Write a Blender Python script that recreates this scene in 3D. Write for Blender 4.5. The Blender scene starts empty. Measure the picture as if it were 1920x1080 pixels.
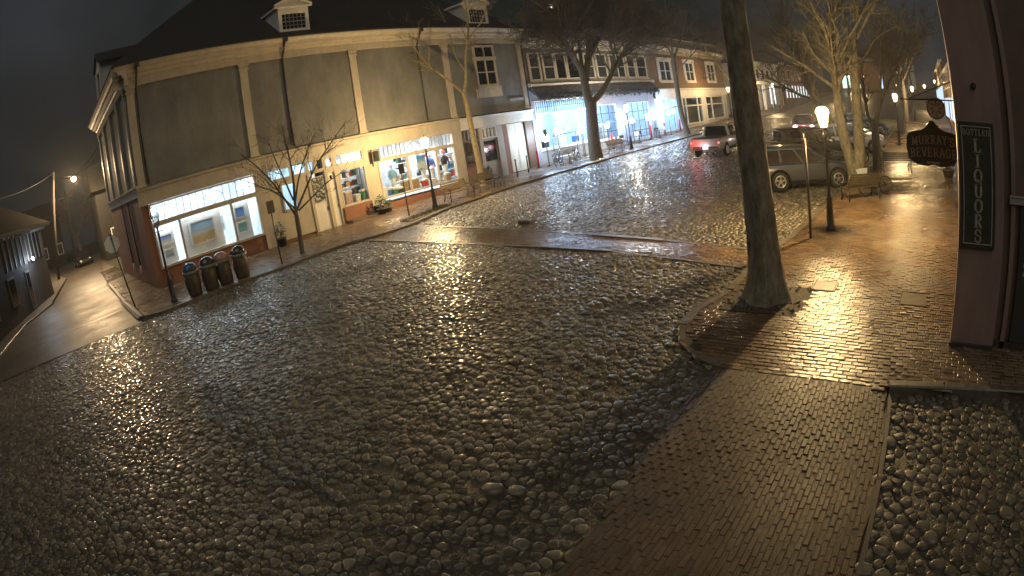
import bpy, math, random
import numpy as np
from mathutils import Vector, Matrix
random.seed(7); RNG = np.random.default_rng(7)
SC = bpy.context.scene
COL = SC.collection
PI = math.pi

# ------------------------------------------------------------------ camera model (fisheye lens of the webcam) and ground profile
LF, LK, PITCH, ROLL, AZ, HC = 1104.415, 0.1063455, 0.2806742, 0.1559055, 0.7912967, 3.75
def _basis():
    u = np.array([0, math.cos(PITCH), math.sin(PITCH)]); c, s = math.cos(ROLL), math.sin(ROLL)
    g = np.array([c*u[0]-s*u[1], s*u[0]+c*u[1], u[2]])
    fw = np.array([0, 0, -1.0]) + g[2]*g; fw /= np.linalg.norm(fw); rt = np.cross(fw, g)
    X = math.cos(AZ)*rt + math.sin(AZ)*fw; Y = np.cross(g, X)
    return np.array([X, Y, g])
CM = _basis()
def ray(x, y):
    d = np.array([x-960.0, 540.0-y]); r = max(math.hypot(*d), 1e-9); u = r/LF; th = u+LK*u**3
    return CM @ np.array([math.sin(th)*d[0]/r, math.sin(th)*d[1]/r, -math.cos(th)])
def gz(x):
    t = min(max(0.0, x-3), 170.0); return .010*t + .00022*t*t
def gza(x):
    t = np.clip(x-3, 0, 170); return .010*t + .00022*t*t
def G(x, y):                                    # a point of the street seen at a pixel
    v = ray(x, y); z = 0.0
    for _ in range(40):
        t = (z-HC)/v[2]; z = .5*z+.5*gz(v[0]*t)
    return Vector((v[0]*t, v[1]*t, gz(v[0]*t)))
def at(x, y, dist):
    v = ray(x, y); return Vector(v*dist/math.hypot(v[0], v[1])) + Vector((0, 0, HC))
def atY(x, y, yy):
    v = ray(x, y); return Vector(v*yy/v[1]) + Vector((0, 0, HC))

# ------------------------------------------------------------------ materials
def lin(c):
    return tuple(((v/255)/12.92 if v/255 <= .04045 else ((v/255+.055)/1.055)**2.4) for v in c)
MATS = {}
def mat(name, col=(.5, .5, .5), rough=.6, metal=0.0, col2=None, scale=4.0, detail=5.0, bump=0.0, bscale=30.0, spec=.5,
        coat=0.0, crough=.08, stretch=None, island=None, rough2=None, emit=None, estr=0.0, brick=None, contrast=(.35, .65)):
    if name in MATS: return MATS[name]
    m = bpy.data.materials.new(name); m.use_nodes = True
    nt = m.node_tree; N = nt.nodes; L = nt.links
    b = N['Principled BSDF']
    b.inputs['Base Color'].default_value = (*col, 1); b.inputs['Roughness'].default_value = rough
    b.inputs['Metallic'].default_value = metal; b.inputs['Specular IOR Level'].default_value = spec
    b.inputs['Coat Weight'].default_value = coat; b.inputs['Coat Roughness'].default_value = crough
    if emit: b.inputs['Emission Color'].default_value = (*emit, 1); b.inputs['Emission Strength'].default_value = estr
    tc = N.new('ShaderNodeTexCoord'); src = tc.outputs['Object']
    if stretch:
        mp = N.new('ShaderNodeMapping'); mp.inputs['Scale'].default_value = stretch; L.new(src, mp.inputs[0]); src = mp.outputs[0]
    colsock = None
    if col2 or rough2 is not None:
        n = N.new('ShaderNodeTexNoise'); n.inputs['Scale'].default_value = scale; n.inputs['Detail'].default_value = detail
        n.inputs['Roughness'].default_value = .65; L.new(src, n.inputs['Vector'])
        r = N.new('ShaderNodeMapRange'); r.inputs[1].default_value = contrast[0]; r.inputs[2].default_value = contrast[1]
        L.new(n.outputs[0], r.inputs[0])
        if col2:
            mx = N.new('ShaderNodeMix'); mx.data_type = 'RGBA'; L.new(r.outputs[0], mx.inputs[0])
            mx.inputs[6].default_value = (*col, 1); mx.inputs[7].default_value = (*col2, 1); colsock = mx.outputs[2]
        if rough2 is not None:
            n2 = N.new('ShaderNodeTexNoise'); n2.inputs['Scale'].default_value = scale*.37; n2.inputs['Detail'].default_value = 3
            L.new(src, n2.inputs['Vector'])
            rr = N.new('ShaderNodeMapRange'); rr.inputs[1].default_value = .28; rr.inputs[2].default_value = .74
            rr.inputs[3].default_value = rough; rr.inputs[4].default_value = rough2
            L.new(n2.outputs[0], rr.inputs[0]); L.new(rr.outputs[0], b.inputs['Roughness'])
    if island:                                   # per-stone / per-brick tone
        gi = N.new('ShaderNodeNewGeometry'); cr = N.new('ShaderNodeValToRGB')
        el = cr.color_ramp.elements; el[0].color = (*island[0], 1); el[1].color = (*island[-1], 1)
        for i, c in enumerate(island[1:-1]):
            e = el.new((i+1)/(len(island)-1)); e.color = (*c, 1)
        L.new(gi.outputs['Random Per Island'], cr.inputs[0])
        if colsock:
            m2 = N.new('ShaderNodeMix'); m2.data_type = 'RGBA'; m2.blend_type = 'MULTIPLY'; m2.inputs[0].default_value = 1
            L.new(cr.outputs[0], m2.inputs[6]); L.new(colsock, m2.inputs[7]); colsock = m2.outputs[2]
        else: colsock = cr.outputs[0]
    if brick:                                    # (mortar colour, brick width, row height, axes)
        sp = N.new('ShaderNodeSeparateXYZ'); L.new(tc.outputs['Object'], sp.inputs[0]); cb = N.new('ShaderNodeCombineXYZ')
        ad = N.new('ShaderNodeMath'); L.new(sp.outputs[0], ad.inputs[0]); L.new(sp.outputs[1], ad.inputs[1])
        L.new(ad.outputs[0], cb.inputs[0]); L.new(sp.outputs[2], cb.inputs[1])
        bt = N.new('ShaderNodeTexBrick'); L.new(cb.outputs[0], bt.inputs['Vector']); bt.inputs['Scale'].default_value = 1
        bt.inputs['Brick Width'].default_value = brick[1]; bt.inputs['Row Height'].default_value = brick[2]
        bt.inputs['Mortar Size'].default_value = brick[3]; bt.inputs['Mortar'].default_value = (*brick[0], 1)
        bt.inputs['Bias'].default_value = -.2
        bt.inputs['Color1'].default_value = (*col, 1); bt.inputs['Color2'].default_value = (*[c*.78 for c in col], 1)
        if colsock:
            m3 = N.new('ShaderNodeMix'); m3.data_type = 'RGBA'; m3.inputs[0].default_value = .5
            L.new(bt.outputs[0], m3.inputs[6]); L.new(colsock, m3.inputs[7]); colsock = m3.outputs[2]
        else: colsock = bt.outputs[0]
        bp0 = N.new('ShaderNodeBump'); bp0.inputs['Strength'].default_value = .4; bp0.inputs['Distance'].default_value = .01; bp0.invert = True
        L.new(bt.outputs[1], bp0.inputs['Height']); L.new(bp0.outputs[0], b.inputs['Normal'])
    if colsock: L.new(colsock, b.inputs['Base Color'])
    if bump:
        nb = N.new('ShaderNodeTexNoise'); nb.inputs['Scale'].default_value = bscale; nb.inputs['Detail'].default_value = 4
        L.new(src, nb.inputs['Vector']); bp = N.new('ShaderNodeBump'); bp.inputs['Strength'].default_value = bump
        bp.inputs['Distance'].default_value = .02; L.new(nb.outputs[0], bp.inputs['Height']); L.new(bp.outputs[0], b.inputs['Normal'])
    MATS[name] = m; return m
def glowmat(name, col, strength, through=True):   # lamp glass: gives off light and lets light through
    if name in MATS: return MATS[name]
    m = bpy.data.materials.new(name); m.use_nodes = True; nt = m.node_tree; N = nt.nodes; L = nt.links
    N.remove(N['Principled BSDF']); o = N['Material Output']
    e = N.new('ShaderNodeEmission'); e.inputs[0].default_value = (*col, 1); e.inputs[1].default_value = strength
    if through:
        t = N.new('ShaderNodeBsdfTransparent'); a = N.new('ShaderNodeAddShader'); L.new(e.outputs[0], a.inputs[0]); L.new(t.outputs[0], a.inputs[1])
        L.new(a.outputs[0], o.inputs[0])
    else: L.new(e.outputs[0], o.inputs[0])
    MATS[name] = m; return m
def glassmat(name, tint=(.93, .96, .96), gloss=.10, rough=.02):
    if name in MATS: return MATS[name]
    m = bpy.data.materials.new(name); m.use_nodes = True; nt = m.node_tree; N = nt.nodes; L = nt.links
    N.remove(N['Principled BSDF']); o = N['Material Output']
    t = N.new('ShaderNodeBsdfTransparent'); t.inputs[0].default_value = (*tint, 1)
    g = N.new('ShaderNodeBsdfGlossy'); g.inputs['Roughness'].default_value = rough
    x = N.new('ShaderNodeMixShader'); x.inputs[0].default_value = gloss
    L.new(t.outputs[0], x.inputs[1]); L.new(g.outputs[0], x.inputs[2]); L.new(x.outputs[0], o.inputs[0])
    MATS[name] = m; return m

# ------------------------------------------------------------------ mesh builder
class MB:
    def __init__(s): s.v = []; s.f = []; s.smooth = []
    def add(s, vs, fs, smooth=False):
        o = len(s.v); s.v.extend([tuple(p) for p in vs]); s.f.extend([tuple(i+o for i in f) for f in fs]); s.smooth.extend([smooth]*len(fs)); return s
    def box(s, x0, x1, y0, y1, z0, z1):
        vs = [(x, y, z) for x in (x0, x1) for y in (y0, y1) for z in (z0, z1)]
        return s.add(vs, [(0, 1, 3, 2), (4, 6, 7, 5), (0, 4, 5, 1), (2, 3, 7, 6), (0, 2, 6, 4), (1, 5, 7, 3)])
    def bbox(s, x0, x1, y0, y1, z0, z1, b=.02):          # box with bevelled edges
        r = [(x0, x1, y0, y1), (x0+b, x1-b, y0+b, y1-b)]
        ring = lambda q, z: [(q[0]+b, q[2], z), (q[1]-b, q[2], z), (q[1], q[2]+b, z), (q[1], q[3]-b, z), (q[1]-b, q[3], z), (q[0]+b, q[3], z), (q[0], q[3]-b, z), (q[0], q[2]+b, z)]
        q = (x0, x1, y0, y1); qi = (x0+b*.7, x1-b*.7, y0+b*.7, y1-b*.7)
        return s.loft([ring(qi, z0), ring(q, z0+b), ring(q, z1-b), ring(qi, z1)])
    def loft(s, rings, caps=True, smooth=False, closed=True):
        n = len(rings[0]); vs = [p for r in rings for p in r]; fs = []
        for i in range(len(rings)-1):
            for j in range(n if closed else n-1):
                k = (j+1) % n; fs.append((i*n+j, i*n+k, (i+1)*n+k, (i+1)*n+j))
        o = len(s.v); s.add(vs, fs, smooth)
        if caps and closed:
            s.f.append(tuple(o+j for j in reversed(range(n)))); s.f.append(tuple(o+(len(rings)-1)*n+j for j in range(n))); s.smooth.extend([False]*2)
        return s
    def lathe(s, prof, n=16, c=(0, 0, 0), smooth=True):
        rings = [[(c[0]+r*math.cos(2*PI*j/n), c[1]+r*math.sin(2*PI*j/n), c[2]+z) for j in range(n)] for r, z in prof]
        return s.loft(rings, True, smooth)
    def tube(s, pts, rad, n=6, smooth=True, caps=True):
        pts = [Vector(p) for p in pts]
        if not hasattr(rad, '__len__'): rad = [rad]*len(pts)
        rings = []; ref = None
        for i, p in enumerate(pts):
            d = (pts[min(i+1, len(pts)-1)]-pts[max(i-1, 0)])
            if d.length < 1e-9: d = Vector((0, 0, 1))
            d.normalize()
            if ref is None: ref = Vector((1, 0, 0)) if abs(d.x) < .8 else Vector((0, 1, 0))
            a = (ref-d*ref.dot(d))
            if a.length < 1e-6: a = d.orthogonal()
            a.normalize(); b = d.cross(a); ref = a
            rings.append([tuple(p+(a*math.cos(2*PI*j/n)+b*math.sin(2*PI*j/n))*rad[i]) for j in range(n)])
        return s.loft(rings, caps, smooth)
    def prism(s, poly, axis, a0, a1):                     # 2D polygon swept along an axis: 'y': (x,z), 'x': (y,z), 'z': (x,y)
        f = {'y': lambda p, t: (p[0], t, p[1]), 'x': lambda p, t: (t, p[0], p[1]), 'z': lambda p, t: (p[0], p[1], t)}[axis]
        return s.loft([[f(p, a0) for p in poly], [f(p, a1) for p in poly]])
    def disc(s, c, r, axis='y', n=16, t=.02):
        pts = [(r*math.cos(2*PI*j/n), r*math.sin(2*PI*j/n)) for j in range(n)]
        f = {'y': lambda p, q: (c[0]+p[0], c[1]+q, c[2]+p[1]), 'x': lambda p, q: (c[0]+q, c[1]+p[0], c[2]+p[1]), 'z': lambda p, q: (c[0]+p[0], c[1]+p[1], c[2]+q)}[axis]
        return s.loft([[f(p, -t/2) for p in pts], [f(p, t/2) for p in pts]])
    def torus(s, c, R, r, axis='y', n=20, m=6):
        vs = []; fs = []
        for i in range(n):
            a = 2*PI*i/n
            for j in range(m):
                b = 2*PI*j/m; q = R+r*math.cos(b); u, w, h = q*math.cos(a), q*math.sin(a), r*math.sin(b)
                vs.append({'y': (c[0]+u, c[1]+h, c[2]+w), 'x': (c[0]+h, c[1]+u, c[2]+w), 'z': (c[0]+u, c[1]+w, c[2]+h)}[axis])
                fs.append((i*m+j, ((i+1) % n)*m+j, ((i+1) % n)*m+(j+1) % m, i*m+(j+1) % m))
        return s.add(vs, fs, True)
    def ball(s, c, r, n=12, m=8, sz=1.0):
        return s.lathe([(max(r*math.sin(PI*i/m), .0005), -r*sz*math.cos(PI*i/m)) for i in range(m+1)], n, c)
    def build(s, name, m, parent=None, world=True, **props):
        me = bpy.data.meshes.new(name); off = Vector((0, 0, 0))
        if parent is not None and world:
            p = parent
            while p is not None: off += p.location; p = p.parent
        V = np.array(s.v, dtype=np.float64).reshape(-1, 3) - np.array(off)
        me.from_pydata(V.tolist(), [], s.f); me.polygons.foreach_set('use_smooth', s.smooth)
        ms = m if isinstance(m, (list, tuple)) else [m]
        for q in ms: me.materials.append(q)
        me.update()
        o = bpy.data.objects.new(name, me); COL.objects.link(o)
        if parent is not None: o.parent = parent
        for k, v in props.items(): o[k] = v
        return o
def thing(name, label, cat, loc=(0, 0, 0), rz=0.0, group=None):
    o = bpy.data.objects.new(name, None); COL.objects.link(o); o.empty_display_size = .2
    o.location = loc; o.rotation_euler = (0, 0, rz); tag(o, label, cat, group); return o
def tag(o, label, cat, group=None):
    o['label'] = label; o['category'] = cat
    if group: o['group'] = group
    return o
def structure(o): o['kind'] = 'structure'; return o
def boxes(name, m, parent, *bs):
    for b in bs: MB().box(*b).build(name, m, parent)
def copy_tree(o, parent=None):
    c = o.copy(); COL.objects.link(c)
    if parent is not None: c.parent = parent
    for ch in list(o.children): copy_tree(ch, c)
    return c
def dup(o, loc, rz, label, group=None):
    c = copy_tree(o); c.location = loc; c.rotation_euler = (0, 0, rz); c['label'] = label
    if group: c['group'] = group
    return c
def fast_mesh(name, V, F, m, smooth=True):        # big quad mesh from arrays
    me = bpy.data.meshes.new(name); nv, nf = len(V), len(F); k = F.shape[1]
    me.vertices.add(nv); me.vertices.foreach_set('co', V.astype(np.float32).ravel())
    me.loops.add(nf*k); me.loops.foreach_set('vertex_index', F.astype(np.int32).ravel())
    me.polygons.add(nf); me.polygons.foreach_set('loop_start', (np.arange(nf)*k).astype(np.int32))
    me.polygons.foreach_set('use_smooth', np.full(nf, smooth)); me.materials.append(m); me.update(calc_edges=True); me.validate()
    o = bpy.data.objects.new(name, me); COL.objects.link(o); return o
def light(name, kind, loc, power, col, size=.1, parent=None, rot=None, sizey=None):
    l = bpy.data.lights.new(name, kind); l.energy = power; l.color = col
    if kind == 'POINT': l.shadow_soft_size = size
    if kind == 'AREA':
        l.size = size
        if sizey: l.shape = 'RECTANGLE'; l.size_y = sizey
    o = bpy.data.objects.new(name, l); COL.objects.link(o)
    if parent is not None: o.parent = parent
    o.location = loc
    if rot: o.rotation_euler = rot
    return o
# ------------------------------------------------------------------ camera, world, fill sun
cam = bpy.data.cameras.new('camera'); co = bpy.data.objects.new('camera', cam); COL.objects.link(co)
cam.type = 'PANO'; cam.sensor_fit = 'HORIZONTAL'; cam.sensor_width = 36.0; cam.sensor_height = 20.25; cam.clip_end = 3000; cam.clip_start = .05
pm = 36.0/1920.0
for holder in (cam, getattr(cam, 'cycles', None)):
    if holder is None: continue
    try:
        holder.panorama_type = 'FISHEYE_LENS_POLYNOMIAL'
        holder.fisheye_fov = math.radians(200)
        holder.fisheye_polynomial_k0 = 0.0; holder.fisheye_polynomial_k1 = -1/(LF*pm); holder.fisheye_polynomial_k2 = 0.0
        holder.fisheye_polynomial_k3 = -LK/(LF*pm)**3; holder.fisheye_polynomial_k4 = 0.0
    except Exception: pass
mw = Matrix([[*CM[0], 0], [*CM[1], 0], [*CM[2], HC], [0, 0, 0, 1]])
co.matrix_world = mw; SC.camera = co
SC.render.resolution_x, SC.render.resolution_y = 1024, 576
SC.view_settings.view_transform = 'Standard'; SC.view_settings.look = 'None'; SC.view_settings.gamma = 1.0; SC.view_settings.exposure = 0.5
SC.render.engine = 'CYCLES'
try:
    SC.cycles.use_denoising = True; SC.cycles.max_bounces = 6; SC.cycles.diffuse_bounces = 3; SC.cycles.glossy_bounces = 3
    SC.cycles.transparent_max_bounces = 16; SC.cycles.sample_clamp_indirect = 4.0; SC.cycles.use_light_tree = True
    SC.cycles.caustics_reflective = False; SC.cycles.caustics_refractive = False
except Exception: pass

W = bpy.data.worlds.new('World'); SC.world = W; W.use_nodes = True
N = W.node_tree.nodes; L = W.node_tree.links; bg = N['Background']
sky = N.new('ShaderNodeTexSky'); sky.sky_type = 'NISHITA'; sky.sun_disc = False
sky.sun_elevation = math.radians(-4); sky.sun_rotation = math.radians(205)
bg.inputs[1].default_value = .02; L.new(sky.outputs[0], bg.inputs[0])
tc = N.new('ShaderNodeTexCoord'); nz = N.new('ShaderNodeTexNoise'); nz.inputs['Scale'].default_value = 1.7; nz.inputs['Detail'].default_value = 5
nz.inputs['Distortion'].default_value = .4; L.new(tc.outputs['Generated'], nz.inputs['Vector'])
cr = N.new('ShaderNodeValToRGB'); cr.color_ramp.elements[0].position = .44; cr.color_ramp.elements[1].position = .78
cr.color_ramp.elements[0].color = (.0065, .0078, .0072, 1); cr.color_ramp.elements[1].color = (.024, .026, .030, 1)
L.new(nz.outputs[0], cr.inputs[0])
b2 = N.new('ShaderNodeBackground'); b2.inputs[1].default_value = 1.0; L.new(cr.outputs[0], b2.inputs[0])
ad = N.new('ShaderNodeAddShader'); L.new(bg.outputs[0], ad.inputs[0]); L.new(b2.outputs[0], ad.inputs[1]); L.new(ad.outputs[0], N['World Output'].inputs[0])

sl = bpy.data.lights.new('fill_sun', 'SUN'); sl.energy = .38; sl.angle = math.radians(55); sl.color = (1.0, .92, .78)  # weak broad sun added as fill for the street and facades
so = bpy.data.objects.new('fill_sun', sl); COL.objects.link(so)
d = Vector((.46, .46, -.76)).normalized(); so.rotation_euler = d.to_track_quat('-Z', 'Y').to_euler(); so.location = (-20, -20, 40)
# ------------------------------------------------------------------ ground, road, pavements
m_soil = mat('grit', (.068, .058, .041), .42, col2=(.115, .098, .07), scale=2.2, rough2=.62, bump=.9, bscale=45)
m_field = mat('dark_earth', (.03, .03, .022), .9, col2=(.05, .045, .03), scale=.3)
m_asph = mat('wet_asphalt', (.055, .048, .040), .38, col2=(.085, .072, .055), scale=1.3, rough2=.6, bump=.25, bscale=90)
m_gran = mat('granite', (.085, .072, .055), .42, col2=(.15, .132, .105), scale=9, bump=.2, bscale=50)
m_cobb = mat('cobble_stone', (.75, .75, .75), .36, col2=(1.25, 1.2, 1.1), scale=5.0, rough2=.62, bump=.14, bscale=55, spec=.6, coat=1.0, crough=.17,
             island=((.050, .045, .034), (.090, .081, .061), (.125, .112, .085), (.185, .167, .13)))
m_brick = mat('brick_paver', (.50, .50, .50), .20, col2=(1.25, 1.2, 1.1), scale=.9, contrast=(.3, .7), rough2=.42, bump=.25, bscale=70, spec=.5,
              island=((.10, .066, .038), (.16, .104, .058), (.205, .138, .08), (.155, .115, .076)))
m_brickw = mat('worn_brick_paver', (.60, .60, .60), .34, col2=(1.3, 1.25, 1.2), scale=.7, detail=8, contrast=(.3, .7), rough2=.62, bump=.3, bscale=60, spec=.45,
               island=((.066, .043, .026), (.086, .056, .033), (.104, .070, .042)))
m_joint = mat('sand_joint', (.075, .052, .032), .6, col2=(.045, .032, .02), scale=2, bump=.3, bscale=80)

xs = np.concatenate([[-60, -20, 0, 3], np.arange(8, 175, 5.0), [230]])
def wetness(m):                                 # wet film: patchy, thinner on the near side of the street
    nt = m.node_tree; N = nt.nodes; L = nt.links; tc = N.new('ShaderNodeTexCoord'); sp = N.new('ShaderNodeSeparateXYZ'); L.new(tc.outputs['Object'], sp.inputs[0])
    a = N.new('ShaderNodeMapRange'); a.inputs[1].default_value = 3.5; a.inputs[2].default_value = 10.5; a.inputs[3].default_value = .10; a.inputs[4].default_value = 1.0; L.new(sp.outputs[1], a.inputs[0])
    n = N.new('ShaderNodeTexNoise'); n.inputs['Scale'].default_value = .35; n.inputs['Detail'].default_value = 3; L.new(tc.outputs['Object'], n.inputs['Vector'])
    b = N.new('ShaderNodeMapRange'); b.inputs[1].default_value = .36; b.inputs[2].default_value = .60; b.inputs[3].default_value = .6; b.inputs[4].default_value = 1.0; L.new(n.outputs[0], b.inputs[0])
    c = N.new('ShaderNodeMath'); c.operation = 'MULTIPLY'; L.new(a.outputs[0], c.inputs[0]); L.new(b.outputs[0], c.inputs[1]); L.new(c.outputs[0], N['Principled BSDF'].inputs['Coat Weight'])
wetness(m_cobb)
def strip(name, ys, dz, m):
    V = np.array([(x, y, gz(x)+dz) for x in xs for y in ys]); n = len(ys); F = []
    for i in range(len(xs)-1):
        for j in range(n-1): F.append((i*n+j, (i+1)*n+j, (i+1)*n+j+1, i*n+j+1))
    return structure(fast_mesh(name, V, np.array(F), m))
strip('ground', [-60, 0, 60, 130], -.10, m_field)

def inpoly(px, py, poly):
    r = np.zeros(px.shape, bool); n = len(poly)
    for i in range(n):
        x1, y1 = poly[i]; x2, y2 = poly[(i+1) % n]
        c = ((y1 > py) != (y2 > py)); xx = (x2-x1)*(py-y1)/((y2-y1) if y2 != y1 else 1e-9)+x1
        r ^= c & (px < xx)
    return r
CURB_FAR = [(2.5, 20.75), (3.4, 20.1), (8.0, 19.95), (11.6, 20.2), (13.0, 19.6), (14.4, 19.55), (17.5, 20.55), (23.5, 21.1), (40, 21.2), (130, 21.2)]
CURB_NEAR = [(7.0, 3.05), (7.15, 3.55), (7.6, 4.05), (8.15, 4.33), (8.9, 4.38), (10, 4.18), (12.1, 4.3), (14, 4.05), (22, 3.75), (40, 3.4), (130, 3.2)]
APRON = [(-7, .55-.0), (3.65, .14), (7.02, .43), (6.95, 3.12), (6.12, 3.14), (2.65, 2.62), (-7, 1.9)]
APRON = [(-7, -.75), (3.65, .14), (7.0, .43), (6.98, 3.10), (6.12, 3.14), (2.65, 2.62), (-7, 1.2)]
XWALK = [(12.38, 19.7), (12.40, 13.4), (12.35, 8.3), (11.75, 4.25), (12.95, 4.15), (13.40, 7.4), (14.0, 12.9), (14.45, 19.55)]
WALK_NEAR = CURB_NEAR + [(130, -6), (20.4, -6), (20.4, -1.0), (9.0, -1.0), (8.6, -3.4), (7.45, -3.4), (7.15, -.44), (7.0, .43)]
WALK_FAR = CURB_FAR + [(130, 25.5), (4.3, 25.5), (4.3, 60.0), (3.8, 52.0), (2.75, 35.2), (2.5, 25.3)]
ROAD = [(-14, 20.1), (2.5, 20.1)] + CURB_FAR[1:] + [(130, 3.2)] + CURB_NEAR[::-1] + [(7.0, .43), (7.15, -.44), (7.45, -3.4), (6, -9), (-14, -9)]
def sheet(name, poly, dz, m, bottom=None):
    # polygon sheet following the slope: cut into strips along x
    from bmesh import new, ops
    bm = new(); f = bm.faces.new([bm.verts.new((x, y, 0)) for x, y in poly])
    for x in np.arange(-10, 130, 4.0):
        ops.bisect_plane(bm, geom=bm.verts[:]+bm.edges[:]+bm.faces[:], plane_co=(float(x), 0, 0), plane_no=(1, 0, 0))
    bm.normal_update()
    for f in bm.faces:
        if f.normal.z < 0: f.normal_flip()
    for v in bm.verts: v.co.z = gz(v.co.x)+dz
    me = bpy.data.meshes.new(name); bm.to_mesh(me); bm.free(); me.materials.append(m)
    o = bpy.data.objects.new(name, me); COL.objects.link(o); return structure(o)
SW = .09
def _sm(t): t = np.clip(t, 0, 1); return t*t*(3-2*t)
def und(x, y):                                   # gentle undulation of the old paving
    return .014*np.sin(x*.9+1.3*np.sin(y*.41))*np.sin(y*.77+.6*np.sin(x*.5)) + .008*np.sin(x*1.9+y*1.3) + .006*np.sin(2.7*y-1.1*x)
def swz(x, y):                                   # height of the near pavement: ramped down to the brick apron
    x = np.asarray(x, float); y = np.asarray(y, float); return SW*(1-.78*(1-_sm((x-6.9)/1.7))*_sm((y-.1)/.7))
def apz(x, y): return .018+0*np.asarray(x, float)
def bed(name, poly, x0, x1, y0, y1, st, zf, m, excl=()):      # earth between the stones, following their undulation
    nx, ny = int((x1-x0)/st)+1, int((y1-y0)/st)+1; X, Y = np.meshgrid(x0+st*np.arange(nx), y0+st*np.arange(ny), indexing='ij')
    Z = gza(X)+und(X, Y)+zf(X, Y); cx_, cy_ = X[:-1, :-1]+st/2, Y[:-1, :-1]+st/2
    k = inpoly(cx_, cy_, poly)
    for e in excl: k &= ~inpoly(cx_, cy_, e)
    I, J = np.nonzero(k); F = np.stack([I*ny+J, (I+1)*ny+J, (I+1)*ny+J+1, I*ny+J+1], 1)
    used = np.unique(F); mp = np.full(nx*ny, -1); mp[used] = np.arange(len(used))
    structure(fast_mesh(name, np.stack([X.ravel(), Y.ravel(), Z.ravel()], 1)[used], mp[F], m))
sheet('side_street', [(-14, 20.1), (2.5, 20.1), (2.5, 25.3), (2.75, 35.2), (3.8, 52), (6, 75), (-2, 75), (.2, 52), (-1.3, 36.7), (-3.2, 31.9), (-4.6, 24.0), (-5.2, 21.5), (-14, 21.5)], 0.0, m_asph)
sheet('pavement_left', [(-14, 21.6), (-5.3, 21.6), (-4.72, 24.0), (-3.32, 31.9), (-1.42, 36.7), (.08, 52), (-2.1, 75), (-14, 75)], .08, mat('wet_concrete', (.12, .105, .09), .4, col2=(.17, .15, .13), scale=2, rough2=.6))
def kerb(name, line, z0, z1f, w, m, side=1, jit=.016):
    mb = MB(); line = [Vector((x, y)) for x, y in line]; seg = []
    for a, b in zip(line[:-1], line[1:]):
        n = max(1, int((b-a).length/1.9))
        for i in range(n): seg.append((a.lerp(b, i/n), a.lerp(b, (i+1)/n)))
    for a, b in seg:
        d = (b-a).normalized(); nrm = Vector((-d.y, d.x))*side; j = random.uniform(-jit, jit); g = d*random.uniform(.006, .016)
        r = []
        for p in (a+g, b-g):
            z = gz(p.x); q = p+nrm*w; z1 = z1f(p.x, p.y) if callable(z1f) else z1f
            s0 = p-nrm*j
            r.append([(s0.x, s0.y, z+z0), (s0.x, s0.y, z+z1-.02+j*.5), (s0.x+nrm.x*.02, s0.y+nrm.y*.02, z+z1+j*.5), (q.x, q.y, z+z1+j*.5), (q.x, q.y, z+z0)])
        mb.loft(r)
    return structure(mb.build(name, m))
kerb('kerb_far', CURB_FAR, -.1, SW+.012, .16, m_gran, 1)
kerb('kerb_corner', [(2.75, 35.2), (2.5, 25.3), (2.5, 20.75)], -.1, SW+.012, .17, m_gran, 1)
kerb('kerb_near', CURB_NEAR, -.1, lambda x, y: float(swz(x, y))+.010, .17, m_gran, -1)
kerb('kerb_side', [(7.0, .43), (7.15, -.44), (7.45, -3.4)], -.1, SW+.012, .16, m_gran, 1)
kerb('kerb_left', [(-1.3, 36.7), (-3.2, 31.9), (-4.6, 24.0), (-5.2, 21.5)], -.1, .095, .14, m_gran, -1)
kerb('granite_strip', [(-5.0, 23.85), (2.3, 24.2)], -.1, .006, .25, m_gran, 1, .004)
kerb('crosswalk_edge_near', [(12.38, 19.5), (12.40, 13.4), (12.35, 8.3), (11.75, 4.4)], -.1, .018, .17, m_gran, -1, .02)
kerb('crosswalk_edge_far', [(14.4, 19.5), (14.0, 12.9), (13.40, 7.4), (12.95, 4.3)], -.1, .022, .2, m_gran, 1, .025)
kerb('apron_edge', [(-7, -.75), (3.65, .14), (7.0, .43)], -.1, .012, .07, mat('steel_edge', (.10, .085, .07), .5), -1, .004)

AZL, AZR = math.atan2(18.5, -6.5), math.atan2(-2.6, 3.6)
def seen(x, y, m=0.0):
    a = np.arctan2(y, x); r = np.hypot(x, y)
    return (a < AZL+.05) & (a > AZR-.06) & (r > 2.6) & ~((x < -3.6) & (y < 6.0))

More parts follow.
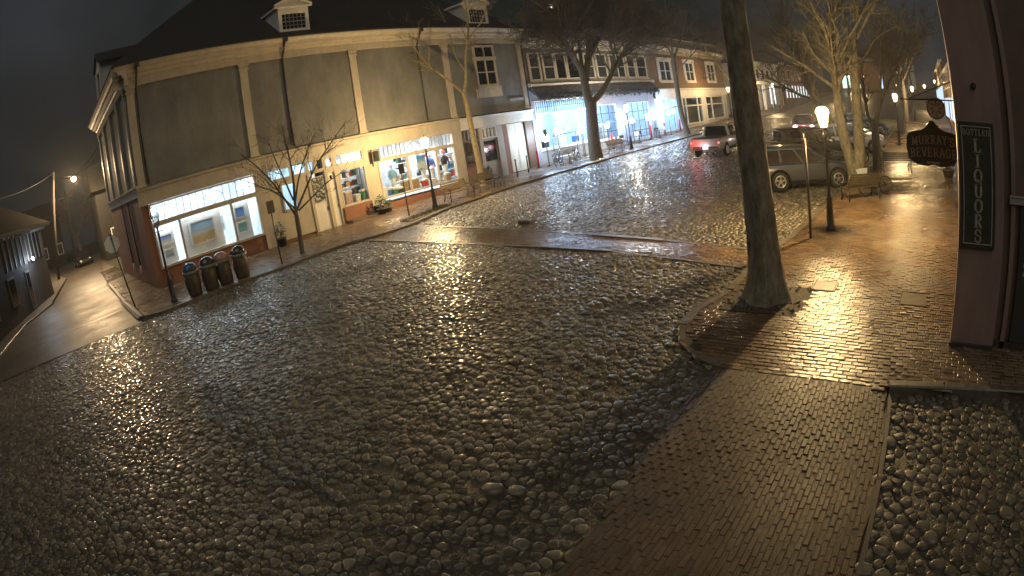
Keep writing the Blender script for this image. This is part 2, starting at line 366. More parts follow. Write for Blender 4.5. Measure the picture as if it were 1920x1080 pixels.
def cobbles(name, x0, x1, y0, y1, sp, seg, nring, poly, exclude, seed, drop=.16, jit=.40, hmul=1.0, extra=None):
    rng = np.random.default_rng(seed)
    nx, ny = int((x1-x0)/sp), int((y1-y0)/(sp*.87))
    I, J = np.meshgrid(np.arange(nx), np.arange(ny), indexing='ij')
    PX = x0+(I+.5*(J % 2)+rng.uniform(-jit, jit, I.shape))*sp; PY = y0+(J+rng.uniform(-jit, jit, I.shape))*sp*.87
    alive = rng.random(I.shape) > drop
    D = 3; K = 2*PI*np.arange(seg)/seg
    cs, sn = np.cos(K), np.sin(K)
    px, py = PX.ravel(), PY.ravel()
    B = np.full((px.size, seg), sp*1.05)
    PXp = np.pad(np.where(alive, PX, 1e6), D, constant_values=1e6); PYp = np.pad(np.where(alive, PY, 1e6), D, constant_values=1e6)
    for di in range(-D, D+1):
        for dj in range(-D, D+1):
            if di == 0 and dj == 0: continue
            qx = PXp[D+di:D+di+nx, D+dj:D+dj+ny].ravel()-px; qy = PYp[D+di:D+di+nx, D+dj:D+dj+ny].ravel()-py
            d2 = qx*qx+qy*qy; ok = d2 < (sp*2.6)**2
            dot = qx[:, None]*cs+qy[:, None]*sn
            t = np.where((dot > 1e-6) & ok[:, None], d2[:, None]/2/np.maximum(dot, 1e-6), 1e3)
            B = np.minimum(B, t)
    keep = alive.ravel() & seen(px, py) & inpoly(px, py, poly)
    for e in exclude: keep &= ~inpoly(px, py, e)
    if extra is not None: keep &= extra(px, py)
    px, py, B = px[keep], py[keep], B[keep]; n = len(px)
    mn = B.min(1, keepdims=True); B = np.minimum(B, mn*2.1)
    B = .2*np.roll(B, 1, 1)+.6*B+.2*np.roll(B, -1, 1); B = B*(1+rng.normal(0, .035, B.shape))             # round the corners
    gap = .004+.013*rng.random((n, 1))**2; B = np.maximum(B*.985-gap, .02)
    rad = B.mean(1); h = (rad*(.17+.20*rng.random(n))+.008)*hmul
    tx, ty = rng.normal(0, .045, n), rng.normal(0, .045, n)
    zc = gza(px)+und(px, py)*1.0+rng.normal(0, .006, n)
    prof = [(1.0, -.9), (.95, .40), (.85, .86), (.62, .97)] if nring == 4 else [(1.0, -.7), (.86, .80), (.64, .97)]
    rings = []
    for s, q in prof:
        dx, dy = B*cs*s, B*sn*s
        z = zc[:, None]+h[:, None]*q+dx*tx[:, None]+dy*ty[:, None]-.03+(rng.normal(0, .0028, dx.shape) if q > .3 else 0)
        rings.append(np.stack([px[:, None]+dx, py[:, None]+dy, z], -1))
    top = np.stack([px, py, zc+h*1.03-.03], -1)[:, None, :]
    V = np.concatenate(rings+[top], 1); nv = nring*seg+1
    base = (np.arange(n)*nv)[:, None]; F = []
    for r in range(nring-1):
        for j in range(seg):
            k = (j+1) % seg
            F.append(np.concatenate([base+r*seg+j, base+r*seg+k, base+(r+1)*seg+k, base+(r+1)*seg+j], 1))
    o = (nring-1)*seg
    for j in range(0, seg, 2):
        k, l = (j+1) % seg, (j+2) % seg
        F.append(np.concatenate([base+o+j, base+o+k, base+o+l, base+nring*seg], 1))
    ob = fast_mesh(name, V.reshape(-1, 3), np.concatenate(F, 0), m_cobb, True); ob['kind'] = 'structure'
    print(name, n); return ob
EX = [APRON, XWALK]
bed('road_earth', ROAD, -14, 132, -9, 24, .3, lambda x, y: -.025+0*x, m_soil)
strip_f = lambda x, y: SW-.012+0*x
bed('pavement_sand', WALK_NEAR, 6.9, 131, -6, 4.6, .17, lambda x, y: swz(x, y)-.011-.2*und(x, y), m_joint, [])
bed('pavement_sand', WALK_FAR, 2.4, 131, 19.4, 60, .25, lambda x, y: SW-.011-.2*und(x, y), m_joint)
bed('crosswalk_sand', XWALK, 11, 15, 4, 20, .15, lambda x, y: -.004-.2*und(x, y), m_joint); bed('apron_sand', APRON, -7, 7.1, -1, 3.3, .12, lambda x, y: apz(x, y)-.004-.2*und(x, y), m_joint)
cobbles('cobbled_street', -8, 12.6, -4.6, 20.9, .138, 12, 4, ROAD, EX, 3, drop=.20)
cobbles('cobbled_street', 11.6, 30, 3.5, 22.5, .165, 8, 3, ROAD, EX, 4, extra=lambda x, y: x > 12.3)
cobbles('cobbled_street', 29.9, 66, 3, 22.5, .26, 6, 3, ROAD, EX, 5, jit=.36, hmul=.75)
strip_poly = [(66, 21.2), (130, 21.2), (130, 3.2), (66, 3.3)]
sheet('street_far', strip_poly, -.005, mat('far_cobbles', (.05, .042, .03), .32, col2=(.11, .09, .06), scale=6, rough2=.5, bump=.9, bscale=9))

def bricks(name, poly, ang, L_, W_, dz, seed, exclude=(), tilt=.016, extra=None, m=None):
    rng = np.random.default_rng(seed); P = np.array(poly); c, s = math.cos(ang), math.sin(ang)
    U = P[:, 0]*c+P[:, 1]*s; Vv = -P[:, 0]*s+P[:, 1]*c
    I, J = np.meshgrid(np.arange(int((U.max()-U.min())/L_)+2), np.arange(int((Vv.max()-Vv.min())/W_)+2), indexing='ij')
    rowoff = rng.uniform(0, 1, J.max()+1)*.25+.5*(np.arange(J.max()+1) % 2)
    u = U.min()+(I-1+rowoff[J])*L_; v = Vv.min()+J*W_; u = u.ravel()+rng.normal(0, .003, u.size); v = v.ravel()+.012*np.sin(u*1.7+v.ravel()*.6)+rng.normal(0, .002, v.size)
    x, y = u*c-v*s, u*s+v*c
    k = inpoly(x, y, poly) & seen(x, y)
    for e in exclude: k &= ~inpoly(x, y, e)
    if extra is not None: k &= extra(x, y)
    x, y = x[k], y[k]; n = len(x); z = gza(x)+und(x, y)*.8+rng.normal(0, .0022, n)+(dz(x, y) if callable(dz) else dz)
    th = ang+rng.normal(0, .018, n); c, s = np.cos(th), np.sin(th); tx, ty = rng.normal(0, tilt, n), rng.normal(0, tilt*1.3, n)
    hl, hw = L_/2-.002-rng.random(n)*.005, W_/2-.0015-rng.random(n)*.003
    rings = []
    for e, q in ((0, -.03), (0, -.006), (.007, 0)):
        a = np.stack([-(hl-e), hl-e, hl-e, -(hl-e)], 1); b = np.stack([-(hw-e), -(hw-e), hw-e, hw-e], 1)
        X = x[:, None]+a*c[:, None]-b*s[:, None]; Y = y[:, None]+a*s[:, None]+b*c[:, None]
        rings.append(np.stack([X, Y, z[:, None]+q+a*tx[:, None]+b*ty[:, None]], -1))
    V = np.concatenate(rings, 1); base = (np.arange(n)*12)[:, None]; F = []
    for r in range(2):
        for j in range(4):
            q = (j+1) % 4; F.append(np.concatenate([base+r*4+j, base+r*4+q, base+r*4+4+q, base+r*4+4+j], 1))
    F.append(np.concatenate([base+8, base+9, base+10, base+11], 1))
    ob = fast_mesh(name, V.reshape(-1, 3), np.concatenate(F, 0), m or m_brick, False); ob['kind'] = 'structure'; print(name, n); return ob
PIT = [(8.95, 2.4), (10.5, 2.4), (10.5, 3.9), (8.95, 3.9)]
COVER = [(10.08, .0), (10.78, .0), (10.78, .58), (10.08, .58)]
COVER2 = [(10.42, 2.0), (10.95, 2.0), (10.95, 2.5), (10.42, 2.5)]
def inset(poly_line, d): return poly_line
nearw = [(6.99, 3.0), (7.25, 3.45), (7.75, 3.87), (8.2, 4.13), (8.9, 4.19), (10, 3.99), (12.1, 4.1), (14, 3.86), (22, 3.56), (40, 3.2), (60, 3.1), (60, -4), (20.4, -4), (20.4, -1.0), (9.0, -1.0), (8.7, -2.6), (7.5, -2.6), (7.3, -.44), (7.16, .40), (7.0, .43)]
bricks('brick_pavement', nearw, PI/2+.03, .208, .103, swz, 11, [PIT, COVER, COVER2], .020)
bricks('brick_apron', APRON, .075, .205, .064, apz, 12, (), .009, m=m_brickw)
bricks('brick_crosswalk', XWALK, PI/2-.02, .215, .105, .005, 13, (), .012)
farw = [(2.7, 20.9), (3.5, 20.28), (8, 20.13), (11.6, 20.38), (13.0, 19.78), (14.4, 19.73), (17.4, 20.75), (23.4, 21.28), (40, 21.38), (70, 21.38), (70, 25.4), (4.4, 25.4), (4.4, 45), (3.2, 45), (2.95, 35.2), (2.7, 25.3)]
bricks('brick_pavement', farw, .02, .215, .105, SW, 14, (), .020)
mb = MB(); mb.box(8.95, 10.5, 2.4, 3.9, gz(9.7)-.05, gz(9.7)+SW-.001)
structure(mb.build('tree_pit_soil', mat('wet_soil', (.025, .02, .012), .8, col2=(.05, .038, .022), scale=9, bump=1, bscale=25)))
mcon = mat('cover_concrete', (.10, .08, .055), .5, col2=(.15, .12, .085), scale=6, rough2=.6, bump=.2, bscale=60)
for P_, lb in ((COVER, 'pale square utility cover set in the brick pavement near the wall'), (COVER2, 'small utility cover in the bricks beside the big tree trunk')):
    t = thing('utility_cover', lb, 'cover', (P_[0][0], P_[0][1], gz(P_[0][0])+SW))
    x0, x1, y0, y1 = P_[0][0]+.02, P_[1][0]-.02, P_[0][1]+.02, P_[2][1]-.02; z = gz((x0+x1)/2)+SW
    a = MB(); a.bbox(x0, x1, y0, y1, z-.04, z+.006, .01); a.build('cover_plate', mcon, t)
    a = MB(); [a.box(q0, q1, r0, r1, z-.04, z+.003) for q0, q1, r0, r1 in ((x0-.03, x1+.03, y0-.03, y0-.004), (x0-.03, x1+.03, y1+.004, y1+.03), (x0-.03, x0-.004, y0-.004, y1+.004), (x1+.004, x1+.03, y0-.004, y1+.004))]
    a.build('cover_frame', mat('iron_frame', (.06, .05, .04), .5, metal=.6), t)
# ------------------------------------------------------------------ lamps
m_iron = mat('black_iron', (.018, .018, .017), .35, col2=(.03, .03, .028), scale=20)
m_lampglow = glowmat('lamp_glow', (1.0, .72, .38), 2.6)
m_lampdark = glassmat('lamp_glass_unlit', (.75, .75, .72), .15)
WARM = (1.0, .68, .30)
def street_lamp(loc, label, h=3.35, lit=True, power=500, col=WARM):
    t = thing('street_lamp', label, 'street lamp', loc, 0, 'street lamps along the pavements')
    a = MB(); k = h-.62                                    # lantern sits on top
    a.lathe([(.15, 0), (.15, .10), (.115, .14), (.10, .55), (.085, .80), (.098, .84), (.07, .90), (.05, 1.0), (.042, k-.28), (.06, k-.26), (.042, k-.22), (.036, k-.05), (.07, k)], 12)
    a.build('post', m_iron, t, world=False)
    a = MB(); a.tube([(-.22, 0, k-.16), (.22, 0, k-.16)], .014, 6); a.build('ladder_bar', m_iron, t, world=False)
    a = MB(); a.lathe([(.105, k+.02), (.178, k+.36)], 8, smooth=False); a.lathe([(.20, k+.375), (.19, k+.46), (.12, k+.54), (.04, k+.56)], 10)
    a.build('lantern_glass', m_lampglow if lit else m_lampdark, t, world=False)
    a = MB()
    for j in range(4):
        c, s = math.cos(PI/4+j*PI/2), math.sin(PI/4+j*PI/2)
        a.tube([(.107*c, .107*s, k), (.183*c, .183*s, k+.37)], .009, 4)
    a.lathe([(.07, k), (.10, k+.005), (.10, k+.02), (.07, k+.022)], 8); a.torus((0, 0, k+.367), .19, .011, 'z', 16, 5)
    a.lathe([(.045, k+.555), (.03, k+.60), (.015, k+.66), (.004, k+.70)], 8); a.build('lantern_cage', m_iron, t, world=False)
    if lit: light('lamp_light', 'POINT', (0, 0, k+.22), power, col, .09, t)
    return t
def gp(x, y, dz=SW): return (x, y, gz(x)+dz)
p = G(1557, 438); street_lamp(gp(p.x, p.y), 'lit street lamp on the near brick pavement beside the grey parked car', 3.33, True, 1500)
p = G(817, 392); street_lamp(gp(17.63, 21.65), 'lit street lamp in front of the bright gift shop window', 3.5, True, 1250)
p = G(328, 570); street_lamp(gp(4.1, 20.95), 'unlit street lamp at the corner by the gallery window', 3.4, False)
p = G(1185, 281); street_lamp(gp(p.x, p.y), 'lit street lamp beside the slatted bench on the patio pavement', 3.4, True, 800, (1, .78, .5))
LAMPS = [((1365, 168), 58, 'lit street lamp at the end of the brown brick shop building'), ((1448, 160), 76, 'lit street lamp in front of the white columned shop'),
         ((1678, 183), 38, 'lit street lamp between the near trees and the hanging shop sign'), ((1710, 167), 58, 'lit street lamp just left of the round emblem, farther along the near pavement'),
         ((1733, 162), 84, 'small far street lamp above the bracket of the hanging sign'), ((1752, 153), 104, 'left one of the two farthest lamps close to the pillar'), ((1763, 152), 118, 'farthest street lamp, closest to the pillar edge'),
         ((1561, 149), 100, 'far pinkish street lamp behind the forked tree, left of its trunk'), ((1618, 144), 128, 'far street lamp with a blue lit window under it'), ((1591, 144), 140, 'tiny far street lamp between the two forked trunks')]
for (px, py), x, lb in LAMPS:
    v = ray(px, py); P = v*(x/v[0]); street_lamp((P[0], P[1], P[2]+HC-3.0), lb, 3.33, True, 750 if x < 80 else 450, WARM)

# ------------------------------------------------------------------ main building on the far corner
YF = 25.4
m_shingle = mat('weathered_shingle', (.110, .115, .113), .8, col2=(.295, .30, .29), scale=.8, detail=9, stretch=(1, 1, .5), contrast=(.32, .68), brick=((.10, .095, .08), .16, .14, .012))
m_cream = mat('cream_paint', (.44, .40, .325), .5, col2=(.31, .28, .225), scale=2.4, detail=8, contrast=(.42, .8), stretch=(1, 1, .5))
m_white = mat('white_paint', (.70, .69, .66), .5, col2=(.6, .59, .56), scale=2.0)
m_roof = mat('dark_roof', (.018, .018, .017), .8, col2=(.03, .029, .027), scale=3, brick=((.010, .010, .010), .3, .16, .01))
m_redbrick = mat('red_brick', (.27, .11, .06), .7, col2=(.18, .075, .042), scale=2.5, brick=((.20, .15, .12), .21, .075, .008))
m_pipe = mat('dark_pipe', (.03, .028, .025), .5)
m_glass = glassmat('shop_glass', (.95, .97, .97), .07)
m_dkglass = mat('dark_window_glass', (.012, .014, .016), .06, spec=.8)
m_int = mat('white_interior', (.80, .81, .82), .8); m_intw = mat('warm_interior', (.55, .45, .33), .8)
m_greytrim = mat('grey_trim', (.34, .34, .34), .55, col2=(.28, .28, .28), scale=3)
B = thing('corner_building', 'long corner shop building with grey shingle upper panels and cream pilasters', 'building', (4.4, YF, 0))
XL, XR, YB = 4.4, 29.95, 38.5
a = MB(); a.box(XL, XR, YF, YF+.3, 4.5, 9.3); a.box(XL, XL+.3, YF+.3, YB, 4.6, 9.3); a.box(XR-.3, XR, YF+.3, YB, .2, 9.3); a.box(XL+.3, XR-.3, YB-.3, YB, -.2, 9.3)
a.build('shingle_wall', m_shingle, B)
boxes('brick_base', m_redbrick, B, (XL, XL+.28, YF+.28, YB, -.3, 4.2), (XL, XL+.34, YF+.002, YF+.278, -.3, 3.76), (XL+.342, 10.25, YF+.06, YF+.26, -.3, .86), (10.9, 13.1, YF+.10, YF+.25, -.3, .3), (14.75, 16.5, YF-.15, YF+.2, -.2, 1.02), (17.3, 23.5, YF+.05, YF+.25, -.2, .62), (23.5, 24.9, YF+.03, YF+.25, 0, 1.5), (27.02, 27.48, YF+.02, YF+.25, 0, 3.7))
# entablature
a = MB(); prof = [(YF+.05, 9.1), (YF-.12, 9.1), (YF-.12, 9.46), (YF-.2, 9.5), (YF-.24, 9.62), (YF-.42, 9.66), (YF-.46, 9.80), (YF-.58, 9.84), (YF-.68, 9.98), (YF-.68, 10.04), (YF+.05, 10.04)]
a.prism(prof, 'x', XL-.6, XR+.22)
prof2 = [(XL+.05, 9.1), (XL-.12, 9.1), (XL-.12, 9.46), (XL-.2, 9.5), (XL-.24, 9.62), (XL-.42, 9.66), (XL-.46, 9.80), (XL-.58, 9.84), (XL-.68, 9.98), (XL-.68, 10.035), (XL+.05, 10.035)]
a.prism(prof2, 'y', YF-.6, YB+.5); a.build('cornice', m_cream, B)
a = MB(); a.prism([(YF, 3.76), (YF-.1, 3.76), (YF-.12, 4.36), (YF-.22, 4.40), (YF-.26, 4.5), (YF, 4.53)], 'x', XL-.1, 23.45)
a.prism([(XL+.02, 4.2), (XL-.08, 4.2), (XL-.1, 4.56), (XL-.22, 4.62), (XL-.22, 4.68), (XL+.02, 4.7)], 'y', YF-.2, YB); a.build('storefront_band', m_cream, B)
a = MB(); a.prism([(YF, 3.7), (YF-.12, 3.7), (YF-.14, 4.26), (YF-.26, 4.30), (YF-.30, 4.42), (YF, 4.45)], 'x', 23.46, XR+.1); a.build('storefront_band', m_white, B)
def pilaster(x0, x1, z0=4.54, z1=9.1):
    a = MB(); a.box(x0, x1, YF-.09, YF-.001, z0, z1-.32); a.box(x0-.05, x1+.05, YF-.12, YF-.001, z1-.318, z1-.22); a.box(x0-.02, x1+.02, YF-.10, YF-.001, z1-.218, z1-.1); a.box(x0-.08, x1+.08, YF-.14, YF-.001, z1-.098, z1-.002)
    a.box(x0-.04, x1+.04, YF-.11, YF-.001, z0-.002, z0+.1); a.build('pilaster', m_cream, B)
for x0, x1 in ((4.42, 4.80), (10.24, 10.66), (16.52, 16.94), (22.94, 23.36), (29.55, 29.9)): pilaster(x0, x1)
for y0 in (25.6, 28.4, 31.6, 35.0, 38.1):
    a = MB(); a.box(XL-.08, XL-.001, y0, y0+.34, 4.7, 8.8); a.box(XL-.12, XL-.001, y0-.05, y0+.39, 8.802, 9.098); a.build('pilaster', m_cream, B)
for x in (4.95, 12.62, 21.12, 30.02):
    a = MB(); a.tube([(x-.02, YF-.6, 9.86), (x, YF-.34, 9.45), (x, YF-.08, 9.1), (x, YF-.075, 8.6), (x, YF-.075, 4.62)], .05, 8)
    a.box(x-.09, x+.09, YF-.75, YF-.55, 9.82, 10.0); a.build('downpipe', m_pipe, B)
for y in (29.2, 31.8):
    a = MB(); a.tube([(XL-.06, y, 4.15), (XL-.06, y, 1.0)], .045, 8); q = a.build('downpipe', m_pipe, B); a = MB(); a.tube([(XL-.06, y, .998), (XL-.08, y, .75), (XL-.16, y, .6)], .05, 8); a.build('pipe_shoe', m_white, q)
# roof (truncated hip)
tn = .75; ez = 10.03; e0, e1, f0, f1 = XL-.72, XR+.35, YF-.72, YB+.72; t = 6.6
a = MB(); a.loft([[(e0, f0, ez), (e1, f0, ez), (e1, f1, ez), (e0, f1, ez)], [(e0, f0, ez+.06), (e1, f0, ez+.06), (e1, f1, ez+.06), (e0, f1, ez+.06)], [(e0+t, f0+t, ez+.06+t*tn), (e1-t, f0+t, ez+.06+t*tn), (e1-t, f1-t, ez+.06+t*tn), (e0+t, f1-t, ez+.06+t*tn)]])
roof = a.build('roof', m_roof, B)
def dormer(x0, x1, zb, zt, zp, y):
    a = MB(); yb = y+(zt-zb)/tn+.3; xm = (x0+x1)/2; w = .2
    a.box(x0, x0+w, y, y+.14, zb, zt); a.box(x1-w, x1, y, y+.14, zb, zt); a.box(x0+w, x1-w, y, y+.14, zb, zb+.3); a.box(x0+w, x1-w, y, y+.14, zt-.36, zt)
    a.loft([[(x0, y+.142, zb), (x0, y+.142, zt), (x0, yb, zt)], [(x0+.1, y+.142, zb), (x0+.1, y+.142, zt), (x0+.1, yb, zt)]]); a.loft([[(x1-.1, y+.142, zb), (x1-.1, y+.142, zt), (x1-.1, yb, zt)], [(x1, y+.142, zb), (x1, y+.142, zt), (x1, yb, zt)]])
    a.prism([(x0-.12, zt), (x1+.12, zt), (x1+.12, zt+.1), (xm, zp), (x0-.12, zt+.1)], 'y', y+.02, yb+.6)
    for sx, ex in ((x0-.2, xm), (x1+.2, xm)):
        a.loft([[(sx, y-.12, zt+.04), (sx, y-.12, zt+.17), (ex, y-.12, zp+.14), (ex, y-.12, zp+.01)], [(sx, y+.018, zt+.04), (sx, y+.018, zt+.17), (ex, y+.018, zp+.14), (ex, y+.018, zp+.01)]])
    a.box(x0-.2, x1+.2, y-.1, y-.002, zt-.03, zt+.06)
    D = a.build('dormer', m_white, roof)
    return x0+w, x1-w, zb+.3, zt-.36, y
def dorm_window(q):
    x0, x1, z0, z1, y = q
    a = MB(); a.box(x0, x1, y+.09, y+.1, z0, z1)
    pn = a.build('dormer_window', m_dkglass, roof)
    a = MB(); zm = (z0+z1)/2
    a.box(x0, x1, y+.05, y+.088, zm-.025, zm+.025)
    n = 6
    for i in range(1, n): x = x0+(x1-x0)*i/n; a.box(x-.012, x+.012, y+.055, y+.087, z0, zm-.026); a.box(x-.012, x+.012, y+.055, y+.087, zm+.026, z1)
    for z in ((z0+zm)/2, (zm+z1)/2): a.box(x0, x1, y+.06, y+.086, z-.01, z+.01)
    a.build('dormer_window', m_greytrim, roof)
for d in ((12.54, 14.28, 10.25, 11.75, 12.25, 25.12), (25.25, 27.05, 10.2, 11.75, 12.22, 25.12)): dorm_window(dormer(*d))
# dormer on the side slope, seen from its cheek
a = MB(); x = 3.95; y0, y1 = 30.6, 32.6; zb, zt = 10.35, 12.0; xb = x+(zt-zb)/tn+.4
a.loft([[(x, y0, zb), (x, y0, zt), (xb, y0, zt)], [(x, y0+.1, zb), (x, y0+.1, zt), (xb, y0+.1, zt)]]); a.loft([[(x, y1-.1, zb), (x, y1-.1, zt), (xb, y1-.1, zt)], [(x, y1, zb), (x, y1, zt), (xb, y1, zt)]])
a.box(x-.12, x-.002, y0-.02, y0+.3, zb-.1, zt); a.box(x-.12, x-.002, y1-.3, y1+.02, zb-.1, zt); a.box(x-.12, x-.002, y0+.3, y1-.3, zt-.3, zt); a.prism([(y0-.15, zt), (y1+.15, zt), ((y0+y1)/2, zt+.7)], 'x', x-.1, x+.05)
a.build('dormer', m_white, roof)
a = MB(); a.loft([[(x-.25, y0-.3, zt+.02), (x-.25, (y0+y1)/2, zt+.86), (x-.25, y1+.3, zt+.02), (x-.25, y1+.3, zt-.06), (x-.25, (y0+y1)/2, zt+.74), (x-.25, y0-.3, zt-.06)], [(xb+1, y0-.3, zt+.02), (xb+1, (y0+y1)/2, zt+.86), (xb+1, y1+.3, zt+.02), (xb+1, y1+.3, zt-.06), (xb+1, (y0+y1)/2, zt+.74), (xb+1, y0-.3, zt-.06)]])
a.build('dormer_roof', m_roof, roof)
# upper casement window
def framed_window(x0, x1, z0, z1, parent, fm, gm, y=YF, cols=2, rows=(.5,), fw=.1, dep=.10, sill=True, name='window'):
    a = MB(); a.box(x0, x0+fw, y-dep, y-.002, z0, z1); a.box(x1-fw, x1, y-dep, y-.002, z0, z1); a.box(x0+fw, x1-fw, y-dep, y-.002, z1-fw, z1); a.box(x0+fw, x1-fw, y-dep, y-.002, z0, z0+fw)
    w = x1-x0-2*fw
    for c in range(1, cols): x = x0+fw+w*c/cols; a.box(x-.05, x+.05, y-dep+.01, y-.003, z0+fw, z1-fw)
    for r in rows:
        z = z0+(z1-z0)*r
        for c in range(cols):
            xa = x0+fw+w*c/cols+(.05 if c else 0); xb_ = x0+fw+w*(c+1)/cols-(.05 if c < cols-1 else 0); a.box(xa, xb_, y-dep+.02, y-.004, z-.03, z+.03)
    if sill: a.box(x0-.1, x1+.1, y-dep-.08, y-.002, z0-.12, z0-.001)
    f = a.build(name, fm, parent); g = MB(); g.box(x0+fw, x1-fw, y-.03, y-.006, z0+fw, z1-fw); g.build('pane', gm, f); return f
framed_window(25.45, 27.3, 6.25, 8.98, B, m_cream, m_dkglass, cols=2, rows=(.34, .66), fw=.14)
boxes('window_panel', m_cream, B, (25.3, 27.45, YF-.14, YF-.003, 5.55, 6.12), (25.38, 27.37, YF-.11, YF-.003, 7.95, 8.2))
a = MB(); a.box(28.1, 29.45, YF-.08, YF-.003, 5.15, 5.32); a.build('name_board', m_greytrim, B)
# storefront piers and frames
for x0, x1, z0 in ((10.25, 10.88, .1), (16.5, 16.9, .7), (16.902, 17.28, .6), (22.82, 23.5, .3), (14.02, 14.22, .1), (14.62, 14.82, .1), (13.05, 13.2, .1), (26.45, 27.0, .4), (24.9, 25.15, .4)): MB().box(x0, x1, YF-.04, YF+.2, z0, 3.758 if x0 < 23.4 else 3.69).build('storefront_pier', m_cream, B)
a = MB(); a.box(10.88, 11.5, YF+.02, YF+.16, .3, 3.08); a.box(12.38, 13.05, YF+.02, YF+.16, .3, 3.08); a.box(11.5, 12.38, YF+.02, YF+.16, .3, 1.62); a.box(11.5, 12.38, YF+.02, YF+.16, 2.96, 3.08)
a.build('storefront_panel', m_cream, B); boxes('transom_rail', m_cream, B, (10.88, 14.02, YF-.02, YF+.18, 3.082, 3.16), (14.222, 16.5, YF-.02, YF+.18, 2.92, 3.14))
def shopfront(x0, x1, z0, z1, ztr, mull, trans_n, fm, y=YF, diamond=None, through=True, name='display_window'):
    a = MB(); f = .08
    a.box(x0, x0+f, y-.05, y+.12, z0, z1); a.box(x1-f, x1, y-.05, y+.12, z0, z1); a.box(x0+f, x1-f, y-.05, y+.12, z1-f, z1); a.box(x0+f, x1-f, y-.07, y+.14, z0, z0+.1)
    if ztr: a.box(x0+f, x1-f, y-.05, y+.12, ztr[0], ztr[1])
    for x in mull: a.box(x-.05, x+.05, y-.03, y+.1, z0+.1, (ztr[0] if ztr else z1-f)); 
    o = a.build(name, fm, B)
    if ztr and trans_n:
        a = MB()
        for i in range(1, trans_n):
            x = x0+(x1-x0)*i/trans_n
            if diamond and abs(x-diamond) < .45: continue
            a.box(x-.014, x+.014, y+.0, y+.04, ztr[1], z1-f)
        if diamond:
            zc = (ztr[1]+z1-f)/2; h = (z1-f-ztr[1])/2
            for sx in (-1, 1):
                for sz in (-1, 1): a.tube([(diamond+sx*.5, y+.02, zc), (diamond, y+.02, zc+sz*h)], .016, 4)
        a.build('transom_bars', mat('lead_bars', (.22, .23, .24), .5), o)
    g = MB(); g.box(x0+f, x1-f, y+.05, y+.056, z0+.1, z1-f); g.build('pane', m_glass, o); return o
shopfront(4.76, 10.24, .88, 3.75, (2.72, 2.94), (6.12, 8.80), 16, m_cream, diamond=8.0)
shopfront(17.3, 22.82, .86, 3.75, (2.86, 3.06), (19.3, 21.4), 20, m_cream, diamond=19.9)
shopfront(14.83, 16.5, 1.03, 2.92, None, (), 0, m_cream)
shopfront(11.5, 12.38, 1.62, 2.96, None, (), 0, m_cream)
shopfront(10.9, 13.6, 3.16, 3.756, None, (12.2,), 0, m_cream, name='transom_window'); shopfront(13.62, 16.48, 3.145, 3.756, None, (14.6,), 0, m_cream, name='transom_window')
def door(x0, x1, z0, z1, zg, m, y=YF+.06, glass=m_dkglass, handle=True):
    a = MB(); f = .13
    a.box(x0, x0+f, y, y+.06, z0, z1); a.box(x1-f, x1, y, y+.06, z0, z1); a.box(x0+f, x1-f, y, y+.06, z1-f, z1); a.box(x0+f, x1-f, y+.01, y+.05, z0, zg)
    d = a.build('door', m, B); g = MB(); g.box(x0+f, x1-f, y+.025, y+.032, zg, z1-f); g.build('pane', glass, d)
    a = MB(); a.tube([(x1-.07, y-.05, z0+1.0), (x1-.07, y-.05, z0+1.2)], .016, 6); a.box(x1-.09, x1-.05, y-.05, y-.001, z0+1.08, z0+1.1); a.build('handle', m_iron, d); return d
door(13.2, 14.02, .12, 2.9, 1.7, m_white); door(14.22, 14.62, .12, 2.92, 2.6, m_white)
door(25.15, 26.45, .45, 2.95, 1.55, m_greytrim)
m_brownw = mat('brown_wood', (.13, .075, .045), .5, col2=(.09, .05, .03), scale=6)
shopfront(23.52, 24.88, 1.5, 3.69, (2.95, 3.08), (), 5, m_brownw); shopfront(25.152, 26.448, 2.96, 3.69, None, (25.5, 25.8, 26.1), 0, m_white, name='transom_window')
a = MB(); a.box(27.5, 28.3, YF+.12, YF+.18, .5, 3.66); a.box(28.33, 29.2, YF+.12, YF+.18, .5, 3.66); a.box(27.6, 28.2, YF+.10, YF+.118, .7, 1.9); a.box(28.43, 29.1, YF+.10, YF+.118, .7, 1.9); a.box(27.6, 28.2, YF+.10, YF+.118, 2.05, 3.5); a.box(28.43, 29.1, YF+.10, YF+.118, 2.05, 3.5)
a.build('door', mat('ivory_paint', (.74, .73, .62), .45), B, label='tall ivory panelled double door')
a = MB(); a.box(29.22, 29.95, YF-.03, YF+.2, .2, 3.69); a.build('storefront_pier', m_brownw, B)
a = MB(); a.box(14.75, 16.6, YF-.75, YF-.16, .1, .36); a.build('step', m_gran, B)
# rooms behind the glass
def room(x0, x1, z0, z1, dep, m, parent, y=YF, name='room', back=None):
    a = MB(); a.box(x0, x1, y+dep, y+dep+.05, z0, z1); a.box(x0-.05, x0, y+.3, y+dep, z0, z1); a.box(x1, x1+.05, y+.3, y+dep, z0, z1); a.box(x0, x1, y+.3, y+dep, z1, z1+.05); a.box(x0, x1, y+.3, y+dep, z0-.05, z0)
    return a.build(name, m, parent)
room(4.8, 10.3, .85, 3.95, 3.4, m_int, B); room(10.6, 13.6, .3, 3.95, 3.6, m_int, B); room(14.3, 16.8, .6, 3.95, 2.8, mat('cool_interior', (.42, .42, .42), .8), B); room(17.2, 25.0, .7, 3.95, 3.6, mat('shop_interior', (.66, .67, .68), .8, col2=(.4, .42, .44), scale=2), B); room(25.1, 27.2, .5, 3.9, 3, m_brownw, B); MB().box(23.52, 24.9, YF+.27, YF+.29, 1.5, 3.7).build('window_blackout', mat('added_dark_panel', (.06, .05, .04), .6, col2=(.16, .12, .08), scale=3), B)  # dark panel added behind the brown window to hide the bright room
COOL = (.58, .84, 1.0)
